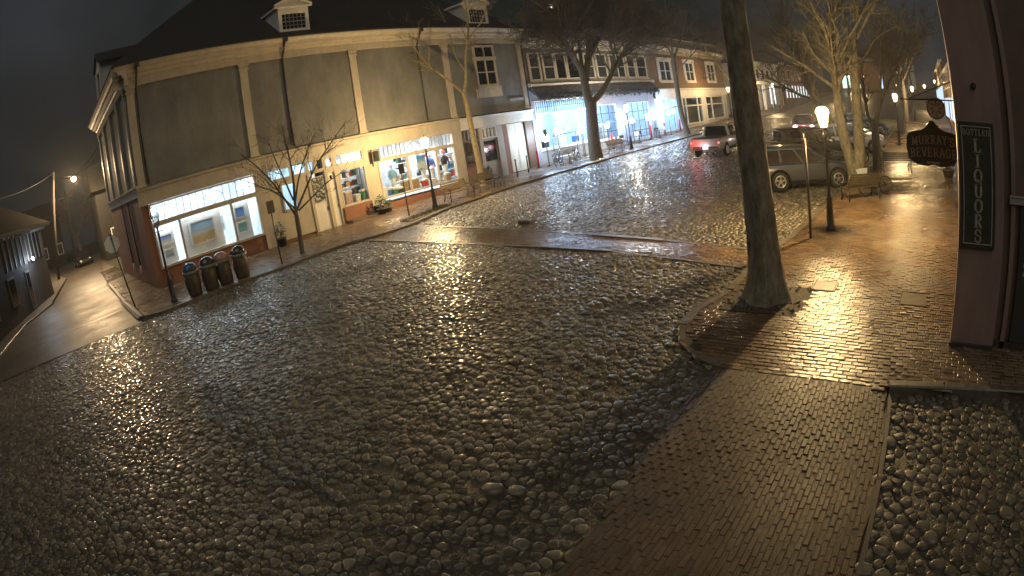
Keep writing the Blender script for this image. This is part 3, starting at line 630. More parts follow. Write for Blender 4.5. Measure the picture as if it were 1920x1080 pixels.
def ceil_area(x, y, z, sx, sy, p, c=COOL): return light('room_light', 'AREA', (x, y, z), p, c, sx, None, (0, 0, 0), sy)
ceil_area(7.5, 26.9, 3.9, 5, 2.0, 110); ceil_area(12.1, 27.2, 3.9, 2.4, 2.4, 100); ceil_area(20.9, 26.7, 3.9, 6.4, 2.0, 470, (.86, .94, 1)); ceil_area(15.6, 26.8, 3.9, 2, 1.6, 130, (.95, .97, 1))
light('shop_light', 'POINT', (25.6, 27, 3.0), 25, (1, .75, .5), .15)
# ------------------------------------------------------------------ things inside the shops
m_globe = glowmat('globe_glow', (.95, .98, 1.0), 14.0); m_warmbulb = glowmat('warm_bulb', (1, .72, .3), 10.0)
proto = None
GL = [(4.95, 3.40), (5.62, 3.36), (7.05, 3.42), (7.95, 3.40), (9.62, 3.42)]
for i, (x, z) in enumerate(GL):
    lb = ['white globe lamp hung at the far left end of the gallery window', 'second white globe lamp from the gallery corner', 'middle white globe lamp of the five over the gallery window', 'white globe lamp above the right half of the big dune painting', 'white globe lamp at the right end of the gallery window'][i]
    if proto is None:
        proto = thing('globe_lamp', lb, 'lamp', (x, YF+.28, z), 0, 'white globe lamps in the gallery window')
        a = MB(); a.ball((0, 0, 0), .15, 14, 10); a.build('globe', m_globe, proto, world=False)
        a = MB(); a.tube([(0, 0, .15), (0, 0, .5)], .012, 5); a.lathe([(.05, .13), (.05, .17), (.02, .2)], 8); a.build('stem', m_iron, proto, world=False)
    else: dup(proto, (x, YF+.28, z), 0, lb)
    light('globe_light', 'POINT', (x, YF+.30, z-.2), 22, (.75, .90, 1), .1)
def artmat(name, top, bot, hz=.5, dune=None):
    m = bpy.data.materials.new(name); m.use_nodes = True; nt = m.node_tree; N = nt.nodes; L = nt.links; b = N['Principled BSDF']; b.inputs['Roughness'].default_value = .6
    tc = N.new('ShaderNodeTexCoord'); sp = N.new('ShaderNodeSeparateXYZ'); L.new(tc.outputs['Generated'], sp.inputs[0])
    nz = N.new('ShaderNodeTexNoise'); nz.inputs['Scale'].default_value = 3; L.new(tc.outputs['Generated'], nz.inputs['Vector'])
    ma = N.new('ShaderNodeMath'); ma.operation = 'MULTIPLY_ADD'; L.new(nz.outputs[0], ma.inputs[0]); ma.inputs[1].default_value = .35; L.new(sp.outputs[2], ma.inputs[2])
    r = N.new('ShaderNodeValToRGB'); e = r.color_ramp.elements; e[0].color = (*bot, 1); e[0].position = hz-.05+.17; e[1].color = (*top, 1); e[1].position = min(hz+.45+.17, 1)
    k = e.new(hz+.17); k.color = (*(dune or [(p+q)/2 for p, q in zip(top, bot)]), 1)
    L.new(ma.outputs[0], r.inputs[0]); L.new(r.outputs[0], b.inputs['Base Color']); return m
def painting(x0, x1, z0, z1, y, art, label, mount=.0, frame=None):
    t = thing('framed_painting', label, 'painting', ((x0+x1)/2, y, z0), 0, 'paintings in the gallery window')
    f = .07; a = MB()
    a.box(x0, x0+f, y-.05, y, z0, z1); a.box(x1-f, x1, y-.05, y, z0, z1); a.box(x0+f, x1-f, y-.05, y, z0, z0+f); a.box(x0+f, x1-f, y-.05, y, z1-f, z1)
    a.build('frame', frame or m_white, t); a = MB(); a.box(x0+f, x1-f, y-.03, y-.002, z0+f, z1-f); a.build('canvas', art, t); return t
ART_DUNE = artmat('dune_art', (.22, .42, .62), (.50, .36, .16), .42, (.45, .50, .48)); ART_BLUE = artmat('blue_art', (.05, .16, .45), (.12, .30, .62), .5); ART_TEAL = artmat('teal_art', (.16, .42, .45), (.22, .48, .42), .5)
ART_SEA = artmat('sea_art', (.10, .22, .55), (.45, .40, .30), .4); ART_GREY = artmat('grey_art', (.42, .46, .48), (.28, .30, .30), .4)
def easel_panel(x0, x1, z0, z1, y, label):
    t = thing('easel_board', label, 'easel', ((x0+x1)/2, y, z0), 0, 'white easel boards in the gallery window')
    a = MB(); a.bbox(x0, x1, y, y+.05, z0, z1, .01); a.build('panel', m_int, t); boxes('foot', m_greytrim, t, (x0+.1, x0+.16, y+.06, y+.5, .9, .96), (x1-.16, x1-.1, y+.06, y+.5, .9, .96))
easel_panel(4.95, 5.85, .92, 2.55, YF+.62, 'narrow white easel board at the gallery corner')
easel_panel(6.3, 8.35, .92, 2.68, YF+.52, 'wide white easel board behind the dune painting'); easel_panel(8.95, 9.9, .92, 2.62, YF+.6, 'narrow white easel board with two square pictures')
painting(6.65, 7.95, 1.32, 2.42, YF+.515, ART_DUNE, 'large painting of a sandy dune under a pale blue sky in gallery window')
painting(9.08, 9.68, 1.92, 2.48, YF+.595, ART_BLUE, 'small square deep blue picture on the right panel'); painting(9.08, 9.68, 1.2, 1.75, YF+.595, ART_TEAL, 'small square teal green picture under the blue one')
painting(4.98, 5.75, 1.80, 2.28, YF+.615, ART_SEA, 'small sea picture with blue sky on the left panel'); painting(5.15, 5.7, 1.15, 1.6, YF+.615, ART_GREY, 'small grey picture low on the left panel')
painting(8.45, 8.85, 1.5, 2.3, YF+1.6, ART_GREY, 'narrow grey picture deeper in the gallery between the panels')
# poster of black and white pattern on the door
m_bw = mat('poster_print', (.02, .025, .025), .4, col2=(.42, .46, .44), scale=7, contrast=(.48, .56))
a = MB(); a.box(13.28, 13.94, YF+.02, YF+.045, 1.62, 2.85); tag(a.build('poster', m_bw), 'dark patterned poster on the cream shop door', 'poster')
# chandeliers
for x, lb, z in ((15.3, 'small brass chandelier with warm bulbs behind the transom over the little shop window', 3.3), (17.85, 'warm chandelier reflection-bright at the left end of the gift shop transom', 3.32)):
    lb = lb.replace(' reflection-bright', '')
    t = thing('chandelier', lb, 'chandelier', (x, YF+.9, z), 0, 'chandeliers in the shops')
    a = MB(); a.tube([(0, 0, -.05), (0, 0, .5)], .015, 6)
    for k in range(5):
        c, s = math.cos(k*1.257), math.sin(k*1.257); a.tube([(0, 0, -.05), (.12*c, .12*s, -.1), (.22*c, .22*s, 0)], .012, 5)
    a.build('arms', mat('brass', (.5, .33, .12), .3, metal=1), t, world=False)
    for k in range(5): a = MB(); a.ball((.22*math.cos(k*1.257), .22*math.sin(k*1.257), .06), .05, 8, 6, 1.4); a.build('bulb', m_warmbulb, t, world=False)
# gift shop goods
def cmat(n, c, r=.7): return mat(n, c, r, col2=[q*.6 for q in c], scale=6)
def mannequin(x, y, z, label, top, bottom, hat):
    t = thing('mannequin', label, 'mannequin', (x, y, z), 0, 'dressed mannequins in the gift shop')
    a = MB(); a.lathe([(.10, .0), (.11, .35), (.13, .75), (.16, .9)], 10); a.build('trousers', bottom, t, world=False)
    a = MB(); a.loft([[(w*math.cos(q), d_*math.sin(q), h) for q in [2*PI*j/12 for j in range(12)]] for w, d_, h in ((.17, .12, .86), (.16, .11, 1.02), (.21, .13, 1.25), (.22, .12, 1.36), (.06, .06, 1.45))], True, True)
    for s in (-1, 1): a.tube([(s*.21, 0, 1.34), (s*.27, -.02, 1.1), (s*.24, -.1, .9)], [.06, .05, .04], 8)
    a.build('jacket', top, t, world=False); a = MB(); a.tube([(0, 0, 1.43), (0, 0, 1.52)], .045, 8); a.ball((0, 0, 1.6), .095, 10, 8, 1.2); a.build('head', cmat('mannequin_skin', (.55, .45, .38)), t, world=False)
    if hat:
        a = MB(); a.lathe([(.17, 1.65), (.17, 1.66), (.11, 1.67), (.10, 1.74), (.05, 1.77)], 12); a.build('hat', hat, t, world=False)
cb, cw, cr_, ct, cd, cg = cmat('blue_cloth', (.04, .15, .5)), cmat('pale_cloth', (.72, .70, .66)), cmat('red_felt', (.55, .04, .05)), cmat('tan_card', (.42, .28, .16)), cmat('dark_cloth', (.03, .03, .035)), cmat('green_cloth', (.05, .2, .12))
mannequin(22.55, YF+.75, 1.0, 'mannequin in dark jacket wearing a red hat at the right end of gift shop', cd, cw, cr_)
mannequin(21.5, YF+.8, 1.0, 'mannequin in a blue top left of the red hat one', cb, cw, None)
mannequin(20.75, YF+.6, .95, 'mannequin draped in pale fabric behind the lamp post', cw, cw, None)
mannequin(18.7, YF+.8, .9, 'headless looking mannequin in a light blue dress at the left end', cmat('sky_cloth', (.25, .45, .65)), cw, None)
random.seed(21)
def shelf(x0, x1, y, z, label):
    t = thing('shelf_unit', label, 'shelf', ((x0+x1)/2, y, z), 0, 'shelving in the gift shop')
    a = MB(); a.box(x0, x0+.05, y, y+.4, z, z+2.1); a.box(x1-.05, x1, y, y+.4, z, z+2.1)
    for k in range(5): a.box(x0+.05, x1-.05, y, y+.4, z+k*.5, z+k*.5+.04)
    a.build('rack', m_int, t)
    cols = [cb, cw, cr_, ct, cd, cg, m_int]
    for k in range(4):
        x = x0+.1
        while x < x1-.2:
            w = random.uniform(.1, .26); h = random.uniform(.12, .38); a = MB(); a.bbox(x, min(x+w, x1-.07), y+.05, y+.33, z+k*.5+.042, z+k*.5+.042+h, .01); a.build('merchandise', random.choice(cols), t); x += w+.03
shelf(19.3, 20.6, YF+1.7, .95, 'white shelf of goods at the centre back of the gift shop'); shelf(21.2, 22.5, YF+1.9, .95, 'white shelf of goods behind the blue mannequin'); shelf(22.9, 24.3, YF+1.8, .95, 'white shelf of goods behind the red hat mannequin'); shelf(15.0, 16.75, YF+1.0, .9, 'shelf of small bright goods inside the little shop window')
def goods(name, label, cat, x, y, z, w, h, m, g):
    t = thing(name, label, cat, (x, y, z), 0, g); a = MB(); a.bbox(-w/2, w/2, -.16, .16, 0, h, .02); a.build('carton', m, t, world=False); a = MB(); a.bbox(-w/2-.012, w/2+.012, -.172, .172, h-.09, h+.012, .01); a.build('lid', cw, t, world=False)
goods('gift_box', 'tan carton on the gift shop window floor right of the sign pole', 'box', 19.3, YF+.5, .96, .55, .62, ct, 'boxes in the gift shop window'); goods('gift_box', 'second tan carton touching the first one in gift shop', 'box', 19.92, YF+.52, .96, .5, .58, ct, 'boxes in the gift shop window')
goods('gift_box', 'low blue box under the light blue dress', 'box', 17.95, YF+.45, .96, .7, .4, cb, 'boxes in the gift shop window'); goods('gift_box', 'dark low box at the left corner of gift shop window', 'box', 18.75, YF+.4, .96, .45, .3, cd, 'boxes in the gift shop window')
goods('gift_box', 'pale pinkish box stack standing in the little shop window', 'box', 15.45, YF+.5, 1.05, .42, .7, cmat('pink_card', (.6, .42, .36)), 'boxes in the little shop window')
a = MB(); a.box(20.15, 20.75, YF+.28, YF+.3, 2.0, 2.75); tag(a.build('poster', artmat('shop_poster', (.05, .3, .75), (.5, .6, .7), .5)), 'bright blue poster hanging beside the lamp in gift shop', 'poster')
shelf(17.3, 18.5, YF+2.2, .95, 'white shelf of goods at the far left back of the gift shop')
for i_, (x_, w_, h_, c_) in enumerate(((17.6, .35, .5, cw), (18.3, .3, .35, cg), (20.5, .3, .4, cr_), (21.1, .4, .3, cw), (22.2, .35, .45, ct), (15.9, .3, .45, cw), (16.3, .25, .6, cg))): goods('gift_box', ['white box at the near end of gift shop window floor', 'small green box on the gift shop window floor', 'small red box at the pale draped mannequin', 'low white box at the blue mannequin', 'tan box at the red hat mannequin', 'white box beside the pinkish stack in the little shop', 'green box at the end of the little shop window'][i_], 'box', x_, YF+.32, .97 if x_ > 17 else 1.05, w_, h_, c_, 'boxes in the gift shop window' if x_ > 17 else 'boxes in the little shop window')
# hanging box sign, planters, plants
t = thing('hanging_shop_sign', 'small dark box sign bracketed on the cream post left of gift shop', 'sign', (17.0, YF-.06, 3.0)); a = MB(); a.tube([(17.0, YF-.04, 3.55), (17.0, YF-.75, 3.55)], .02, 6); a.box(16.96, 17.04, YF-.06, YF-.041, 2.7, 3.62); a.build('bracket', m_iron, t); a = MB(); a.bbox(16.96, 17.04, YF-.75, YF-.2, 2.95, 3.5, .01); a.build('sign_panel', mat('grey_green_sign', (.10, .11, .08), .5), t)
m_pot = mat('dark_pot', (.025, .03, .03), .4); m_terra = mat('grey_pot', (.12, .11, .10), .6); m_leaf = mat('dull_leaf', (.035, .055, .02), .6, col2=(.07, .09, .035), scale=9)
def leaves(a, c, r, n, s=.05, zs=1.0):
    for _ in range(n):
        v = Vector((random.gauss(0, 1), random.gauss(0, 1), random.gauss(0, 1))).normalized()*r*random.random()**.4; p = Vector(c)+Vector((v.x, v.y, v.z*zs))
        u = Vector((random.gauss(0, 1), random.gauss(0, 1), random.gauss(0, .6))).normalized()*s; w = u.orthogonal().normalized()*s*.45
        a.add([p-u, p+w, p+u, p-w], [(0, 1, 2, 3)])
def potted(loc, label, h, r, m, pm=m_pot, lm=None, zs=1.3):
    t = thing('potted_plant', label, 'plant', loc, 0, 'potted plants by the shop fronts'); a = MB(); a.lathe([(r*.72, 0), (r*1.0, h*.55), (r*1.12, h*.56), (r*1.12, h*.66), (r*.95, h*.66), (r*.9, h*.6)], 14); a.build('pot', pm, t, world=False)
    a = MB(); leaves(a, (0, 0, h*.66+r*1.1), r*1.25, 160, r*.3, zs); a.build('foliage', lm or m_leaf, t, world=False)
    a = MB(); a.tube([(0, 0, h*.5), (0, 0, h*.66+r)], .015, 5); a.build('stem', m_brownw, t, world=False)
p = G(539, 429); potted(gp(10.75, 24.75), 'tall pot of plants against the cream wall right of gallery window', .62, .24, m_leaf, zs=1.8)
potted(gp(16.55, 24.6), 'round dark pot with clipped bush on the step of the little shop', .45, .26, m_leaf); potted(gp(17.05, 24.7), 'small grey pot at the foot of the cream shop post', .38, .19, m_leaf, m_terra, zs=.8)
potted(gp(24.6, 24.9), 'dark bushy plant in a pot under the brown shop window', .4, .3, m_leaf)
potted(gp(26.0, -.95), 'green clipped round shrub in a pot by the right facade behind the sign', .55, .30, m_leaf, m_terra, zs=1.0)
# ------------------------------------------------------------------ second building: two storeys, balustrade, garland awning
m_clap = mat('grey_clapboard', (.20, .20, .205), .7, col2=(.26, .26, .27), scale=2, brick=((.12, .12, .125), 3.0, .13, .006))
m_paleblue = mat('pale_trim', (.55, .56, .58), .5, col2=(.48, .49, .5), scale=2)
B2 = thing('balustrade_building', 'grey two storey shop with roof balustrade, long window row and garland awning', 'building', (30.0, YF, .4))
x0, x1 = 30.03, 47.4
a = MB(); a.box(x0, x1, YF, YF+.3, 4.85, 8.75); a.box(x0, x0+.3, YF+.3, 36, .3, 9.4); a.box(x1-.3, x1, YF+.3, 36, .3, 9.4); a.box(x0+.3, x1-.3, 35.7, 36, .3, 9.4); a.box(x0+.02, x1-.02, YF+.02, 36, 9.402, 9.5); a.build('clapboard_wall', m_clap, B2)
a = MB(); a.prism([(YF, 8.72), (YF-.10, 8.72), (YF-.12, 9.1), (YF-.3, 9.16), (YF-.42, 9.38), (YF-.5, 9.42), (YF-.5, 9.5), (YF, 9.5)], 'x', x0+.14, x1+.05); a.build('cornice', m_white, B2)
a = MB(); a.box(x0+.1, x1, YF-.06, YF+.06, 9.56, 9.66); a.box(x0+.1, x1, YF-.08, YF+.08, 10.1, 10.22)
xx = x0+.2
while xx < x1-.1: a.lathe([(.045, 9.66), (.07, 9.75), (.035, 9.9), (.05, 10.1)], 6, (xx, YF, 0)); xx += .24
for xp in (x0+.2, 35.5, 41.3, x1-.2): a.box(xp-.12, xp+.12, YF-.13, YF+.13, 9.5, 10.3)
a.build('balustrade', mat('aged_trim', (.36, .33, .28), .6), B2)
m_curtain = mat('blue_night_glass', (.05, .06, .075), .08, spec=.8)
m_goldglass = mat('amber_trim', (.45, .36, .2), .5)
for q0, q1, g in ((30.5, 31.72, 0), (32.0, 33.35, 0), (33.4, 34.7, 1), (34.8, 36.4, 1), (37.0, 38.4, 0), (38.7, 40.2, 0), (40.7, 43.1, 0), (43.4, 44.85, 0), (45.05, 46.9, 0)):
    framed_window(q0, q1, 6.36, 8.45, B2, m_white, m_dkglass if g else m_curtain, cols=1 if q1-q0 < 2 else 2, rows=(.48,) if not g else (), fw=.13)
a = MB(); a.prism([(YF, 5.96), (YF-.35, 5.98), (YF-.42, 6.12), (YF-.3, 6.22), (YF, 6.22)], 'x', x0, x1); a.build('sill_ledge', m_paleblue, B2)
# scalloped garland awning: sagging dark evergreen swags with cloth behind
m_awn = mat('dark_awning', (.07, .08, .115), .6, col2=(.17, .19, .24), scale=5); m_gar = mat('garland_green', (.035, .05, .055), .6, col2=(.20, .23, .28), scale=7)
a = MB(); a.prism([(YF, 5.9), (YF-.25, 5.9), (YF-.75, 5.2), (YF-.75, 5.0), (YF-.7, 5.0), (YF-.66, 5.18), (YF, 5.75)], 'x', x0+.15, x1-.1); aw = a.build('awning', m_awn, B2)
random.seed(5); a = MB()
for k in range(24):
    xa = x0+.2+k*.715
    for i in range(46):
        u = random.random(); p = (xa+u*.715, YF-.80+random.gauss(0, .06), 5.05-.32*math.sin(PI*u)*random.uniform(.5, 1.1)+random.uniform(0, .45))
        leaves(a, p, .05, 1, .11)
a.build('garland', m_gar, B2)
# ground floor
boxes('pier', mat('lilac_grey_paint', (.30, .30, .36), .55, col2=(.25, .25, .30), scale=2), B2, (x0, 30.44, YF-.05, YF+.25, .3, 5.0), (36.72, 37.3, YF-.05, YF+.25, .4, 5.0), (37.3, 46.6, YF-.02, YF+.2, 4.25, 5.0), (40.7, 42.3, YF+.0, YF+.22, .4, 4.25), (46.3, 47.4, YF-.052, YF+.25, .5, 5.0))
boxes('stall_riser', m_greytrim, B2, (30.44, 36.72, YF-.03, YF+.2, .3, 1.45), (37.3, 40.7, YF-.03, YF+.2, .4, 1.3))
def front2(q0, q1, z0, z1, ztr, mull, nb, fm, grid=False):
    a = MB(); f = .09
    a.box(q0, q0+f, YF-.06, YF+.1, z0, z1); a.box(q1-f, q1, YF-.06, YF+.1, z0, z1); a.box(q0+f, q1-f, YF-.06, YF+.1, z1-f, z1); a.box(q0+f, q1-f, YF-.12, YF+.12, z0, z0+.2)
    if ztr: a.box(q0+f, q1-f, YF-.05, YF+.09, ztr, ztr+.1)
    for x in mull: a.box(x-.06, x+.06, YF-.05, YF+.08, z0+.2, ztr or z1-f)
    o = a.build('display_window', fm, B2); a = MB()
    if ztr:
        for i in range(1, nb): x = q0+(q1-q0)*i/nb; a.box(x-.018, x+.018, YF+.0, YF+.03, ztr+.1, z1-f)
        a.box(q0+f, q1-f, YF+.001, YF+.028, (ztr+z1)/2, (ztr+z1)/2+.03)
    if grid:
        for i in range(1, nb): x = q0+(q1-q0)*i/nb; a.box(x-.03, x+.03, YF+.0, YF+.03, z0+.2, z1-f)
        for i in range(1, 4): z = z0+(z1-z0)*i/4; a.box(q0+f, q1-f, YF+.001, YF+.028, z-.025, z+.025)
    a.build('glazing_bars', m_iron if not grid else m_pipe, o); g = MB(); g.box(q0+f, q1-f, YF+.04, YF+.046, z0+.2, z1-f); g.build('pane', m_glass, o)
front2(30.45, 36.7, 1.45, 4.98, 4.0, (33.0, 35.2), 26, m_white); front2(37.32, 40.68, 1.3, 4.24, None, (), 3, m_paleblue, True); front2(42.32, 46.28, .9, 4.24, None, (), 4, m_paleblue, True)
m_blueint = mat('blue_white_interior', (.62, .72, .82), .8)
room(30.3, 36.9, 1.2, 5.0, 4, m_blueint, B2); room(37.1, 46.5, .6, 4.6, 4, mat('grey_blue_interior', (.45, .5, .58), .8), B2)
BLUE = (.42, .70, 1.0)
ceil_area(33.5, 27.4, 4.9, 6, 3, 330, BLUE); ceil_area(41.8, 27.4, 4.5, 8.5, 3, 480, BLUE)
for i, (x, z) in enumerate(((34.6, 3.75), (34.75, 3.2), (32.2, 3.4))):
    t = thing('pendant_lamp', ['upper hanging pendant lamp in the middle of the big blue window', 'lower hanging pendant lamp in the middle of the big blue window', 'pendant lamp at the left side of the big blue window'][i], 'lamp', (x, 26.9, z), 0, 'pendant lamps in the big blue window')
    a = MB(); a.ball((0, 0, 0), .13, 12, 8); a.build('globe', m_globe, t, world=False); a = MB(); a.tube([(0, 0, .12), (0, 0, 4.95-z)], .015, 5); a.build('stem', m_iron, t, world=False)
for i, (q, w, c, zb) in enumerate(((31.2, .8, cw, 1.6), (32.2, .6, cd, 1.6), (34.0, 1.2, cw, 1.6), (36.0, .7, cb, 1.6), (38.2, .8, cd, 1.4), (39.8, .6, cw, 1.4), (43.2, .8, cd, 1.1), (45.2, .9, cw, 1.1))):
    goods('display_case', ['pale display case at the left in big blue window', 'dark display case at the left in big blue window', 'wide pale display case in the middle of big blue window', 'blue display case at the right in big blue window', 'dark display case left in the gridded window right of the big tree', 'pale display case right in the gridded window right of the big tree', 'dark display case in the far gridded window', 'pale display case in the far gridded window'][i], 'display case', q, YF+1.0, zb, w, .55+.2*(i % 3), c, 'display cases in the garland shop')
# ------------------------------------------------------------------ third building: brown brick
m_brownbrick = mat('brown_brick', (.23, .135, .085), .7, col2=(.17, .10, .065), scale=2, brick=((.18, .14, .11), .21, .075, .008))
B3 = thing('brown_brick_building', 'brown brick two storey shop building with rail parapet and three sash windows', 'building', (47.5, YF, .9))
x0, x1 = 47.45, 66.5
a = MB(); a.box(x0, x1, YF, YF+.3, 5.3, 9.0); a.box(x0, x0+.3, YF+.3, 37, .5, 9.4); a.box(x1-.3, x1, YF+.3, 37, .5, 9.4); a.box(x0+.3, x1-.3, 36.7, 37, .5, 9.4); a.box(x0+.02, x1-.02, YF+.02, 37, 9.402, 9.5); a.build('brick_wall', m_brownbrick, B3)
a = MB(); a.prism([(YF, 8.75), (YF-.12, 8.75), (YF-.14, 9.05), (YF-.35, 9.15), (YF-.5, 9.4), (YF-.5, 9.5), (YF, 9.5)], 'x', x0, x1+.4); a.build('cornice', m_cream, B3)
a = MB(); a.box(x0, x1, YF-.05, YF+.05, 9.52, 9.62); a.box(x0, x1, YF-.08, YF+.08, 10.4, 10.52)
xx = x0+.1
while xx < x1: a.box(xx-.16, xx+.16, YF-.12, YF+.12, 9.5, 10.6) if abs(((xx-x0-.1)/.3) % 16) < .01 else a.box(xx-.03, xx+.03, YF-.03, YF+.03, 9.62, 10.4); xx += .3
a.build('parapet_rail', m_cream, B3)
for q0, q1 in ((49.1, 52.2), (55.0, 57.8), (61.0, 63.9)):
    f = framed_window(q0+.3, q1-.3, 6.0, 8.15, B3, m_white, m_curtain, cols=2, rows=(.5,), fw=.16); a = MB(); a.box(q0, q1, YF-.12, YF-.002, 8.152, 8.42); a.box(q0+.05, q0+.29, YF-.07, YF-.003, 6, 8.15); a.box(q1-.29, q1-.05, YF-.07, YF-.003, 6, 8.15); a.build('window_trim', m_white, f)
a = MB(); a.prism([(YF, 4.4), (YF-.12, 4.4), (YF-.14, 5.1), (YF-.35, 5.16), (YF-.35, 5.3), (YF, 5.3)], 'x', x0+.4, x1); a.build('storefront_band', m_white, B3)
for q0, q1 in ((47.46, 48.8), (52.9, 53.5), (58.6, 59.7), (65.3, 66.4)): MB().box(q0, q1, YF-.04, YF+.25, .6, 4.398).build('storefront_pier', m_paleblue, B3)
boxes('stall_riser', m_paleblue, B3, (53.5, 58.6, YF, YF+.2, .6, 1.5), (59.7, 65.3, YF, YF+.2, .6, 1.7))
def front3(q0, q1, z0, z1, ztr, mull):
    a = MB(); f = .12; a.box(q0, q0+f, YF-.06, YF+.1, z0, z1); a.box(q1-f, q1, YF-.06, YF+.1, z0, z1); a.box(q0+f, q1-f, YF-.06, YF+.1, z1-f, z1); a.box(q0+f, q1-f, YF-.1, YF+.12, z0, z0+.14)
    if ztr: a.box(q0+f, q1-f, YF-.05, YF+.09, ztr, ztr+.12)
    for x in mull: a.box(x-.07, x+.07, YF-.05, YF+.08, z0+.14, z1-f)
    o = a.build('display_window', m_white, B3); g = MB(); g.box(q0+f, q1-f, YF+.04, YF+.046, z0+.14, z1-f); g.build('pane', m_glass, o)
front3(48.8, 52.9, 1.1, 4.38, 3.4, (50.1, 51.6)); front3(53.5, 58.6, 1.5, 4.38, 3.4, (54.4, 57.4)); front3(59.7, 65.3, 1.7, 4.38, 3.4, (61.5,))
room(48.6, 53.1, .8, 4.5, 3.5, m_blueint, B3); room(53.4, 65.5, .9, 4.5, 3.5, mat('dim_interior', (.30, .29, .28), .8), B3)
ceil_area(50.8, 27.2, 4.4, 3.6, 2.8, 240, BLUE); ceil_area(57.5, 27.2, 4.4, 6, 2.6, 34, (1, .9, .8)); light('shop_light', 'POINT', (56, 26.4, 2.6), 14, (1, .6, .25), .1)
# ------------------------------------------------------------------ patio in front of the garland shop
PG = [(1043.7, 244.4), (1091.7, 245.2), (1087.8, 236.6), (1138, 235.8), (1172, 229.5), (1184.6, 227), (1214.3, 221.5), (1226.7, 220), (1253, 213), (1263, 209), (1022.5, 258.6)]
PL = ['globe lamp post left of the big tree, by the sign pole', 'lower globe lamp of the pair left of the big tree trunk', 'upper globe lamp of the pair left of the big tree trunk', 'globe lamp post just right of the big tree trunk', 'globe lamp post immediately left of the lit street lamp on the patio', 'globe lamp post immediately right of the lit street lamp on the patio', 'left globe lamp of the pair before the garland shop corner', 'right globe lamp of the pair before the garland shop corner', 'globe lamp left of the slim tree by the brick shop', 'globe lamp hard against the slim tree by the brick shop', 'big low globe lamp behind the sign pole']
proto = None
for i, (px, py) in enumerate(PG):
    yy = 24.3 if i not in (2,) else 24.9
    p = atY(px, py, yy); z = gz(p.x)+SW; h = p.z-z
    t = thing('globe_lamp_post', PL[i], 'lamp', (p.x, yy, z), 0, 'white globe lamps on the patio'); r = .17 if i < 10 else .26
    a = MB(); a.ball((0, 0, h), r, 12, 8); a.build('globe', m_globe, t, world=False); a = MB(); a.lathe([(.16, 0), (.16, .04), (.03, .07), (.025, h-r*.8), (.06, h-r*.9), (.06, h-r*.7)], 8); a.build('post', m_iron, t, world=False)
    light('globe_light', 'POINT', (0, 0, h), 150, (.40, .66, 1), r*.9, t)
m_red = mat('red_plastic', (.55, .035, .03), .45)
for i, (px, py) in enumerate([(1009, 303), (1149, 274), (1222, 256), (1247, 246), (1275, 237)]):
    p = G(px, py); y = min(p.y, 24.6); x = p.x*y/p.y
    t = thing('delineator_post', ['red marker post at the left corner of the garland shop', 'red marker post right of the big tree trunk', 'red marker post beneath the pair of globe lamps', 'red marker post left of the slim tree', 'red marker post touching the slim tree'][i], 'marker post', gp(x, y), 0, 'red marker posts along the patio')
    a = MB(); a.lathe([(.08, .05), (.075, 1.1), (.05, 1.16), (.02, 1.18)], 10); a.build('tube', m_red, t, world=False); a = MB(); a.lathe([(.2, 0), (.2, .04), (.1, .06)], 8); a.build('base', m_pipe, t, world=False)
def chair(loc, rz, label, m):
    t = thing('patio_chair', label, 'chair', loc, rz, 'patio chairs in front of the garland shop'); a = MB(); a.bbox(-.21, .21, -.21, .21, .43, .46, .01); a.build('seat', m, t, world=False); a = MB(); a.bbox(-.21, .21, .19, .22, .55, .88, .01); a.build('backrest', m, t, world=False)
    for sx in (-.19, .19):
        for sy in (-.19, .2): a = MB(); a.tube([(sx, sy, 0), (sx, sy, .43 if sy < 0 else .86)], .014, 5); a.build('leg', m_iron, t, world=False)
for i, (px, py, rz, m) in enumerate([(1162, 275, .3, m_pipe), (1170, 272, 1.6, m_pipe), (1195, 268, 2.4, m_white), (1206, 262, .9, m_pipe), (1232, 254, 2.0, m_pipe), (1243, 250, 4.0, m_white)]):
    p = G(px, py); y = min(p.y, 24.4); chair(gp(p.x*y/p.y, y), rz, ['dark patio chair nearest the red marker post right of big tree', 'dark patio chair left of the lit street lamp', 'white patio chair right of the lit street lamp', 'dark patio chair between lit street lamp and globe pair', 'dark patio chair under the globe pair', 'white patio chair before the slim tree'][i], m)
for i, (px, py) in enumerate([(1166, 278), (1200, 270), (1238, 256)]):
    p = G(px, py); y = min(p.y, 23.7); t = thing('patio_table', ['round patio table left of the lit street lamp', 'round patio table right of the lit street lamp', 'round patio table left of the slim tree'][i], 'table', gp(p.x*y/p.y, y), 0, 'patio tables'); a = MB(); a.lathe([(.36, .72), (.36, .74)], 14); a.build('tabletop', m_greytrim, t, world=False); a = MB(); a.lathe([(.22, 0), (.2, .03), (.03, .05), (.03, .72)], 8); a.build('pedestal', m_iron, t, world=False)
# rope fence on thin posts, before the big blue window
t = thing('rope_fence', 'thin dark rail on slim posts before the big blue window', 'fence', gp(33.5, 24.6)); a = MB()
for x in (30.9, 33.6, 36.5): a = MB(); a.tube([gp(x, 24.6), (x, 24.6, gz(x)+2.0)], .025, 6); a.build('post', m_iron, t); a = MB(); a.tube([(30.9, 24.6, gz(31)+1.95), (33.6, 24.6, gz(33.6)+1.98), (36.5, 24.6, gz(36.5)+1.98)], .03, 6); a.build('rail', m_iron, t)
